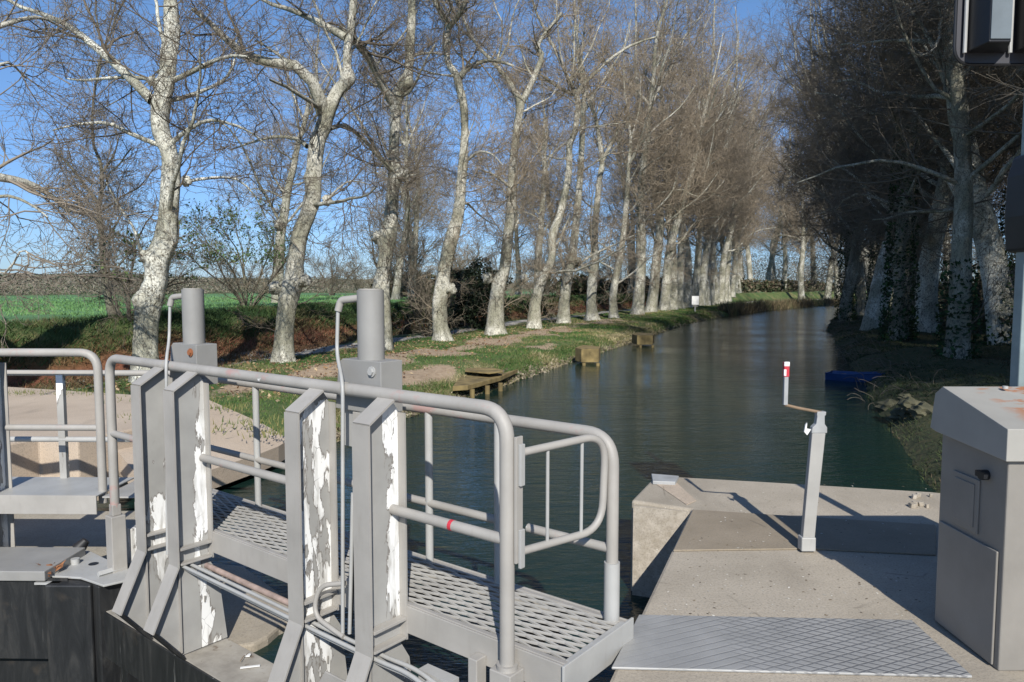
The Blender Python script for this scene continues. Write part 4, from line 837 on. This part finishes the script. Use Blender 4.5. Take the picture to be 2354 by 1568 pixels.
C = np.stack([s_*AX[0]+(lat+BEND(s_))*NX[0], s_*AX[1]+(lat+BEND(s_))*NX[1], z+.3], 1); C = C[((lat < -13) | (lat > 8))]; V, Fq, c = leaf_cloud(C, .095, r2, [(.16, .13, .095), (.19, .155, .11), (.13, .11, .08), (.11, .105, .07)])
tag(link('distant_wood', arr_mesh('distant_wood', V, Fq, c), M['col']), 'brown leafless wood closing the view beyond the canal bend', 'wood', kind='stuff')
# low hedge closing the far end of the canal and behind the rows
n = 30000; s_ = r2.uniform(34, 150, n); lat = r2.uniform(-21, -17.5, n); lat = np.where(s_ > 60, lat, lat-9); hh = 1.0+1.6*fbm(s_*.4, lat*.4, 51); z = r2.random(n)*hh
C = np.stack([s_*AX[0]+(lat+BEND(s_))*NX[0], s_*AX[1]+(lat+BEND(s_))*NX[1], z+.6], 1); keep = (fbm(s_*.2, lat*0, 60) > .47) & (s_ > 46); C = C[keep]
V, Fq, c = leaf_cloud(C, .22, r2, [(.09, .075, .045), (.06, .065, .03), (.12, .09, .055), (.04, .055, .02)])
tag(link('hedgerow', arr_mesh('hedgerow', V, Fq, c), M['col']), 'tangled brown hedge behind the plane tree rows', 'hedge', kind='stuff')
n = 90000; s_ = r2.uniform(10, 110, n); lat = r2.uniform(5.5, 24, n); hh = .5+np.interp(lat, [6, 10, 16], [1.6, 4.2, 6.5])*fbm(s_*.3, lat*.3, 71)**1.3; z = r2.random(n)*hh
C = np.stack([s_*AX[0]+(lat+BEND(s_))*NX[0], s_*AX[1]+(lat+BEND(s_))*NX[1], z-.1], 1); C = C[fbm(s_*.25, lat*.25, 73) > .45]
V, Fq, c = leaf_cloud(C, .10, r2, [(.03, .045, .016), (.06, .055, .032), (.085, .065, .042), (.03, .035, .016)])
tag(link('undergrowth', arr_mesh('undergrowth', V, Fq, c), M['col']), 'dark ivy and bramble undergrowth beneath the right bank trees', 'undergrowth', kind='stuff')

# ------------------------------------------------------------------ grass and litter
def blades(n, smin, smax, m0, m1, h, wd, seed, keepf, cols, bendy=.5):
    r2 = np.random.default_rng(seed); u = r2.random(n); s_ = smin*(smax/smin)**u; m_ = r2.uniform(m0, m1, n)
    k = keepf(s_, m_) > r2.random(n); s_, m_ = s_[k], m_[k]; lat = m_+BEND(s_)+(near_shift(s_) if m0 < -14 and m1 < -14 else 0); m_ = lat-BEND(s_)
    z = ground_z(s_, lat); x = s_*AX[0]+lat*NX[0]; y = s_*AX[1]+lat*NX[1]; N = len(x)
    a = r2.random(N)*6.28; hh = h*r2.uniform(.4, 1.3, N)*(.6+.8*fbm(s_*.8, m_*.8, 13)); ww = wd*r2.uniform(.6, 1.3, N)*np.clip(s_/16, .7, 3)
    b = np.stack([x, y, z-.02], 1); sd = np.stack([np.cos(a), np.sin(a), 0*a], 1)*ww[:, None]; ln = np.stack([r2.normal(0, bendy, N), r2.normal(0, bendy, N), np.ones(N)], 1)*hh[:, None]
    V = np.stack([b-sd, b+sd, b+ln], 1).reshape(-1, 3); Fq = np.arange(3*N).reshape(N, 3); cols = np.array(cols)
    tone = np.clip((fbm(s_*.45, m_*.45, 17)-.3)*2.2+r2.normal(0, .22, N), 0, .999); ci = cols[(tone*len(cols)).astype(int)]*r2.uniform(.7, 1.3, (N, 1)); return V, Fq, np.repeat(ci, 3, 0)
gcol = [(.03, .085, .012), (.05, .115, .018), (.075, .135, .025), (.11, .15, .035), (.19, .175, .07), (.27, .23, .11)]
V, Fq, c = blades(150000, 8.6, 75, -12.9, -6.35, .062, .011, 700, lambda s, m: np.clip(1.05-dirt_mask(s, m)*1.25, 0, 1)*np.where(s < 9.5, .5, 1), gcol)
tag(link('grass', arr_mesh('grass', V, Fq, c), M['col']), 'short patchy green and straw grass on the left bank', 'grass', kind='stuff')
V, Fq, c = blades(26000, 9, 60, -7.2, -6.25, .11, .010, 705, lambda s, m: .2+fbm(s*.5, m*.2, 90), [(.06, .10, .02), (.14, .14, .05), (.26, .22, .11), (.33, .28, .16)], .7)
tag(link('bank_grass', arr_mesh('bank_grass', V, Fq, c), M['col']), 'dry straw-coloured grass hanging over the left bank edge', 'grass', kind='stuff')
a1 = blades(45000, 9, 90, -16.0, -14.4, .13, .016, 710, lambda s, m: np.clip(fbm(s*.5, m*.5, 23)*1.9-.25, 0, 1), [(.05, .07, .02), (.10, .085, .035), (.17, .11, .055), (.20, .10, .05), (.13, .075, .04)], .8)
a2 = blades(45000, 9, 90, -17.8, -15.5, .16, .016, 711, lambda s, m: np.clip(fbm(s*.6, m*.6, 25)*2.2-.1, 0, 1), [(.025, .06, .012), (.04, .085, .018), (.065, .10, .025), (.12, .11, .045)], .8)
V = np.concatenate([a1[0], a2[0]]); Fq = np.concatenate([a1[1], a2[1]+len(a1[0])]); c = np.concatenate([a1[2], a2[2]])
tag(link('embankment_scrub', arr_mesh('embankment_scrub', V, Fq, c), M['col']), 'rough grass and dead bracken on the red earth embankment', 'scrub', kind='stuff')
V, Fq, c = blades(90000, 14, 70, -75, -17.4, .10, .02, 715, lambda s, m: np.clip((m+60)/40, .15, 1), [(.09, .19, .06), (.11, .23, .075), (.14, .27, .09)], .3)
tag(link('crop', arr_mesh('crop', V, Fq, c), M['col']), 'young bright green crop covering the field at the left', 'crop', kind='stuff')
V, Fq, c = blades(130000, 6, 80, 1.3, 7.5, .06, .012, 720, lambda s, m: np.clip(fbm(s*.7, m*.7, 27)*2.2-.3, 0, 1), [(.016, .032, .009), (.026, .046, .012), (.038, .058, .016), (.05, .064, .02), (.09, .065, .034)], .9)
tag(link('bank_ivy', arr_mesh('bank_ivy', V, Fq, c), M['col']), 'dark ivy and leaf litter covering the sloping right bank', 'ground cover', kind='stuff')
V, Fq, c = blades(9000, 62, 118, -7.3, -6.2, .75, .012, 725, lambda s, m: .3+fbm(s*.4, m*.3, 95), [(.09, .07, .035), (.15, .115, .06), (.20, .16, .09), (.07, .08, .03)], .35)
tag(link('reeds', arr_mesh('reeds', V, Fq, c), M['col']), 'brown dead reeds along the far outer bank of the bend', 'reeds', kind='stuff')
# brambles trailing over the water edge on the right
r2 = np.random.default_rng(730); P = []; 
for i in range(260):
    s = r2.uniform(15, 50); m_ = r2.uniform(1.3, 2.6); x, y = SN(s, m_+bend(s)); p = np.array([x, y, gz(x, y)]); d = np.array([-NX[0]*.6, -NX[1]*.6, .9])+r2.normal(size=3)*.5; pts = [p]
    for k in range(5): d = d/np.linalg.norm(d); p = p+d*.10; d = d+np.array([0, 0, -.35])+r2.normal(size=3)*.2; pts.append(p)
    P.append(pts)
V, Fq = tubes(np.array(P), np.full((len(P), 6), .006), 3); tag(link('brambles', arr_mesh('brambles', V, Fq), M['twig_d']), 'arching bramble stems over the right water edge', 'brambles', kind='stuff')

r2 = np.random.default_rng(760); n = 5000; s_ = 9*(60/9)**r2.random(n); m_ = r2.normal(-6.42, .10, n); lat = m_+BEND(s_); zz_ = ground_z(s_, lat); k_ = zz_ > -.78
C = np.stack([s_*AX[0]+lat*NX[0], s_*AX[1]+lat*NX[1], zz_+.015], 1)[k_]; V, Fq, c = leaf_cloud(C, .055, r2, [(.24, .20, .14), (.18, .15, .10), (.30, .26, .19), (.12, .10, .07)], .4)
tag(link('bank_gravel', arr_mesh('bank_gravel', V, Fq, c), M['col']), 'pale stones and debris along the left waterline', 'gravel', kind='stuff')
# fallen leaves under the left row
r2 = np.random.default_rng(770); n = 7000; s_ = 9.5*(60/9.5)**r2.random(n); m_ = r2.normal(-10.8, 1.6, n); lat = m_+BEND(s_); k_ = (m_ > -13.5) & (m_ < -6.8)
C = np.stack([s_*AX[0]+lat*NX[0], s_*AX[1]+lat*NX[1], ground_z(s_, lat)+.03], 1)[k_]; V, Fq, c = leaf_cloud(C, .035, r2, [(.22, .12, .06), (.28, .18, .09), (.14, .08, .045), (.33, .25, .15)], .6)
tag(link('leaf_litter', arr_mesh('leaf_litter', V, Fq, c), M['col']), 'brown fallen leaves scattered under the left row of trees', 'leaf litter', kind='stuff')
# weeds rooted in the joints of the left apron
P_ = []
for (x, y, z, n_w) in ((470, 918, -.06, 30), (520, 935, -.08, 30), (590, 968, -.14, 40), (640, 992, -.24, 40), (200, 905, 0, 30), (60, 905, 0, 40), (545, 985, -.2, 12), (330, 920, 0, 25), (290, 960, 0, 14)):
    b0 = G(x, y, z)
    for i in range(n_w*2): q_ = b0+np.array([r2.normal(0, .22), r2.normal(0, .14), 0]); P_.append((q_, r2.normal(0, .5), r2.normal(0, .5), r2.uniform(.025, .075)))
V = []; c = []
for q_, dx, dy, h_ in P_: V += [q_+np.array([-.008, 0, -.03]), q_+np.array([.008, 0, -.03]), q_+np.array([dx*h_, dy*h_, h_])]; k_ = r2.random(); c += [(.06+.12*k_, .10+.06*k_, .025+.03*k_)]*3
tag(link('weeds', arr_mesh('weeds', np.array(V), np.arange(len(V)).reshape(-1, 3), np.array(c)), M['col']), 'straggly weeds in the cracks of the left concrete apron', 'weeds', kind='stuff')
# grit and droppings on the right quay
n = 420; px_ = r2.uniform(1480, 2140, n); py_ = r2.uniform(1110, 1415, n); C = np.array([G(x, y, .004) for x, y in zip(px_, py_)]); lo_ = C[:, 0]*NX[0]+C[:, 1]*NX[1] > -.60; C = C[lo_]; C[:, 2] = np.where((C[:, 1] > 4.40) & (C[:, 1] < 5.3), .0135, .0015)
V, Fq, c = leaf_cloud(C, .008, r2, [(.6, .58, .52), (.10, .08, .06), (.18, .14, .09), (.5, .47, .4)], .93); V[:, 2] = np.repeat(C[:, 2], 4)
tag(link('grit', arr_mesh('grit', V, Fq, c), M['col']), 'scattered grit and droppings on the right quay', 'grit', kind='stuff')
# ------------------------------------------------------------------ things on the banks
def stage(corner_px, z, label, posts, th=.10, yaw=None):
    P = [G(x, y, z) for x, y in corner_px]; c = np.mean(P, 0); o = thing('mooring_stage', label, 'mooring stage', tuple(c), 0, 'wooden mooring stages on the left bank')
    MB().prism([p-c-np.array([0, 0, th]) for p in P], (0, 0, th)).build('deck', M['wood'], o, bevel=.01)
    for q in posts:
        q = G(q[0], q[1], z)-c; MB().cyl((q[0], q[1], -th-.9), (q[0], q[1], -th), .055, 10).build('pile', M['wood'], o, True)
    return o, P, c
o, P, c = stage([(1068, 852), (1158, 857), (1190, 848), (1150, 866), (1075, 886), (1040, 888)], -.42, 'nearest mooring stage, angled mossy planks by the dirt slope', [(1120, 876), (1150, 870), (1085, 884)])
d1 = [G(x, y, -.30) for x, y in [(1068, 852), (1070, 846), (1130, 845), (1155, 850), (1155, 853), (1125, 857)]]
MB().prism([p-c-np.array([0, 0, .03]) for p in d1], (0, 0, .03)).build('upper_plank', M['wood'], o, bevel=.006)
o, P, c = stage([(1322, 799), (1340, 793), (1380, 797), (1376, 802), (1336, 802)], -.22, 'middle mooring stage, square plank box on the grassy bank', [(1342, 803), (1374, 803)], .40)
o, P, c = stage([(1452, 768), (1466, 764), (1504, 767), (1500, 771), (1464, 771)], -.25, 'farthest mooring stage, weedy and half overgrown', [(1472, 772), (1500, 772)], .36)
# white notice
p = G(1597, 716, -.2); sgn = thing('notice_board', 'small blank white notice on a post at the left water edge', 'sign', tuple(p))
MB().cyl((0, 0, -.3), (0, 0, .6), .05, 8).build('post', M['paint_light'], sgn, True); MB().box(-.26, .26, -.06, -.045, .5, 1.14).build('panel', M['white'], sgn, bevel=.01)
# blue boat
a_ = G(1905, 868, -.68); b__ = G(1988, 874, -.68); cbt = (a_+b__)/2; L = np.linalg.norm(b__-a_); yaw = math.atan2(b__[1]-a_[1], b__[0]-a_[0])
bt = thing('rowing_boat', 'small blue flat-ended boat nosed into the right bank', 'boat', (cbt[0], cbt[1], -.74), yaw)
hl = MB(); h = L/2; W2 = .42
sec = [(-h, W2*.8, .0), (-h*.4, W2, 0), (h*.4, W2, 0), (h+.5, W2*.55, .08)]
v = []; 
for x, wd, lift in sec: v += [(x, -wd, .21+lift), (x, -wd*.8, -.02), (x, wd*.8, -.02), (x, wd, .21+lift), (x, wd*.9, .205+lift), (x, wd*.72, .03), (x, -wd*.72, .03), (x, -wd*.9, .205+lift)]
f = []
for i in range(3):
    for j in range(8): f.append((i*8+j, i*8+(j+1) % 8, i*8+8+(j+1) % 8, i*8+8+j))
f += [(0, 7, 6, 1), (1, 6, 5, 2), (2, 5, 4, 3)]; e = 24; f += [(e+1, e+6, e+7, e), (e+2, e+5, e+6, e+1), (e+3, e+4, e+5, e+2)]
hl.add(v, f); hl.build('hull', M['blue'], bt); MB().box(-h*.5, -h*.25, -.36, .36, .12, .15).build('thwart', M['wood'], bt)
MB().box(-h-.015, -h-.001, -.30, .30, .0, .205).build('transom', M['blue'], bt); MB().tube([(-h, -.345, .215), (-h*.4, -.42, .215), (h*.4, -.42, .215), (h+.5, -.24, .29)], .012, 6).build('gunwale', M['blue'], bt, True)
# bank rocks on the right
def rock(c, r, seed, label):
    r2 = np.random.default_rng(seed); bm = []; import bmesh
    b = bmesh.new(); bmesh.ops.create_icosphere(b, subdivisions=3, radius=1.)
    for v in b.verts:
        n0 = v.co.normalized(); k = 1+.22*math.sin(n0.x*4+seed)*math.cos(n0.y*5+seed*2)+.12*math.sin(n0.z*9+seed*3+n0.x*7)+r2.normal(0, .02); v.co = n0*k*r
        v.co.z *= .7
    me = bpy.data.meshes.new('rock'); b.to_mesh(me); b.free(); o = link('rock', me, M['stone'], None, True, 0, 35); o.location = c; return tag(o, label, 'rock', 'rocks on the right bank')
RK = [(2048, 938, -.55, .30, 'mossy rock farthest left at the right water edge'), (2075, 955, -.5, .26, 'rounded rock second from left at the right water edge'), (2092, 930, -.25, .22, 'pale rock set higher on the right bank slope'), (2100, 972, -.58, .24, 'wet rock low at the water edge nearest the cabinet'), (2125, 948, -.3, .28, 'greenish rock tucked behind the cabinet corner'), (2080, 915, -.18, .15, 'smallest rock, above the others on the slope')]
for k_, (x, y, z, r, lb) in enumerate(RK): rock(tuple(G(x, y, z-.06)), r*.72, 11+k_*3, lb)
# white roadside wall across the bend
p0 = AT(1728, 657, 150); p1_ = AT(1800, 660, 150); o = MB().prism([(p0[0], p0[1], -.5), (p1_[0], p1_[1], -.5), (p1_[0], p1_[1], p1_[2]), (p0[0], p0[1], p0[2])], (0, .4, 0)).build('roadside_wall', M['white']); tag(o, 'low pale wall glimpsed beyond the bend of the canal', 'wall')
# masts on the skyline
for px, top, lb in ((72, 585, 'taller thin mast on the skyline at far left'), (98, 600, 'shorter thin mast on the skyline, right of the taller one')):
    p = AT(px, 640, 320); q = AT(px, top, 320); o = thing('mast', lb, 'mast', (p[0], p[1], 3.), 0, 'masts on the skyline'); MB().cyl((0, 0, 0), (0, 0, q[2]-3.), .16, 6, .07).build('pole', M['galv'], o)
    MB().box(-1.6, 1.6, -.05, .05, q[2]-4.2, q[2]-4.0).build('cross_arm', M['galv'], o)
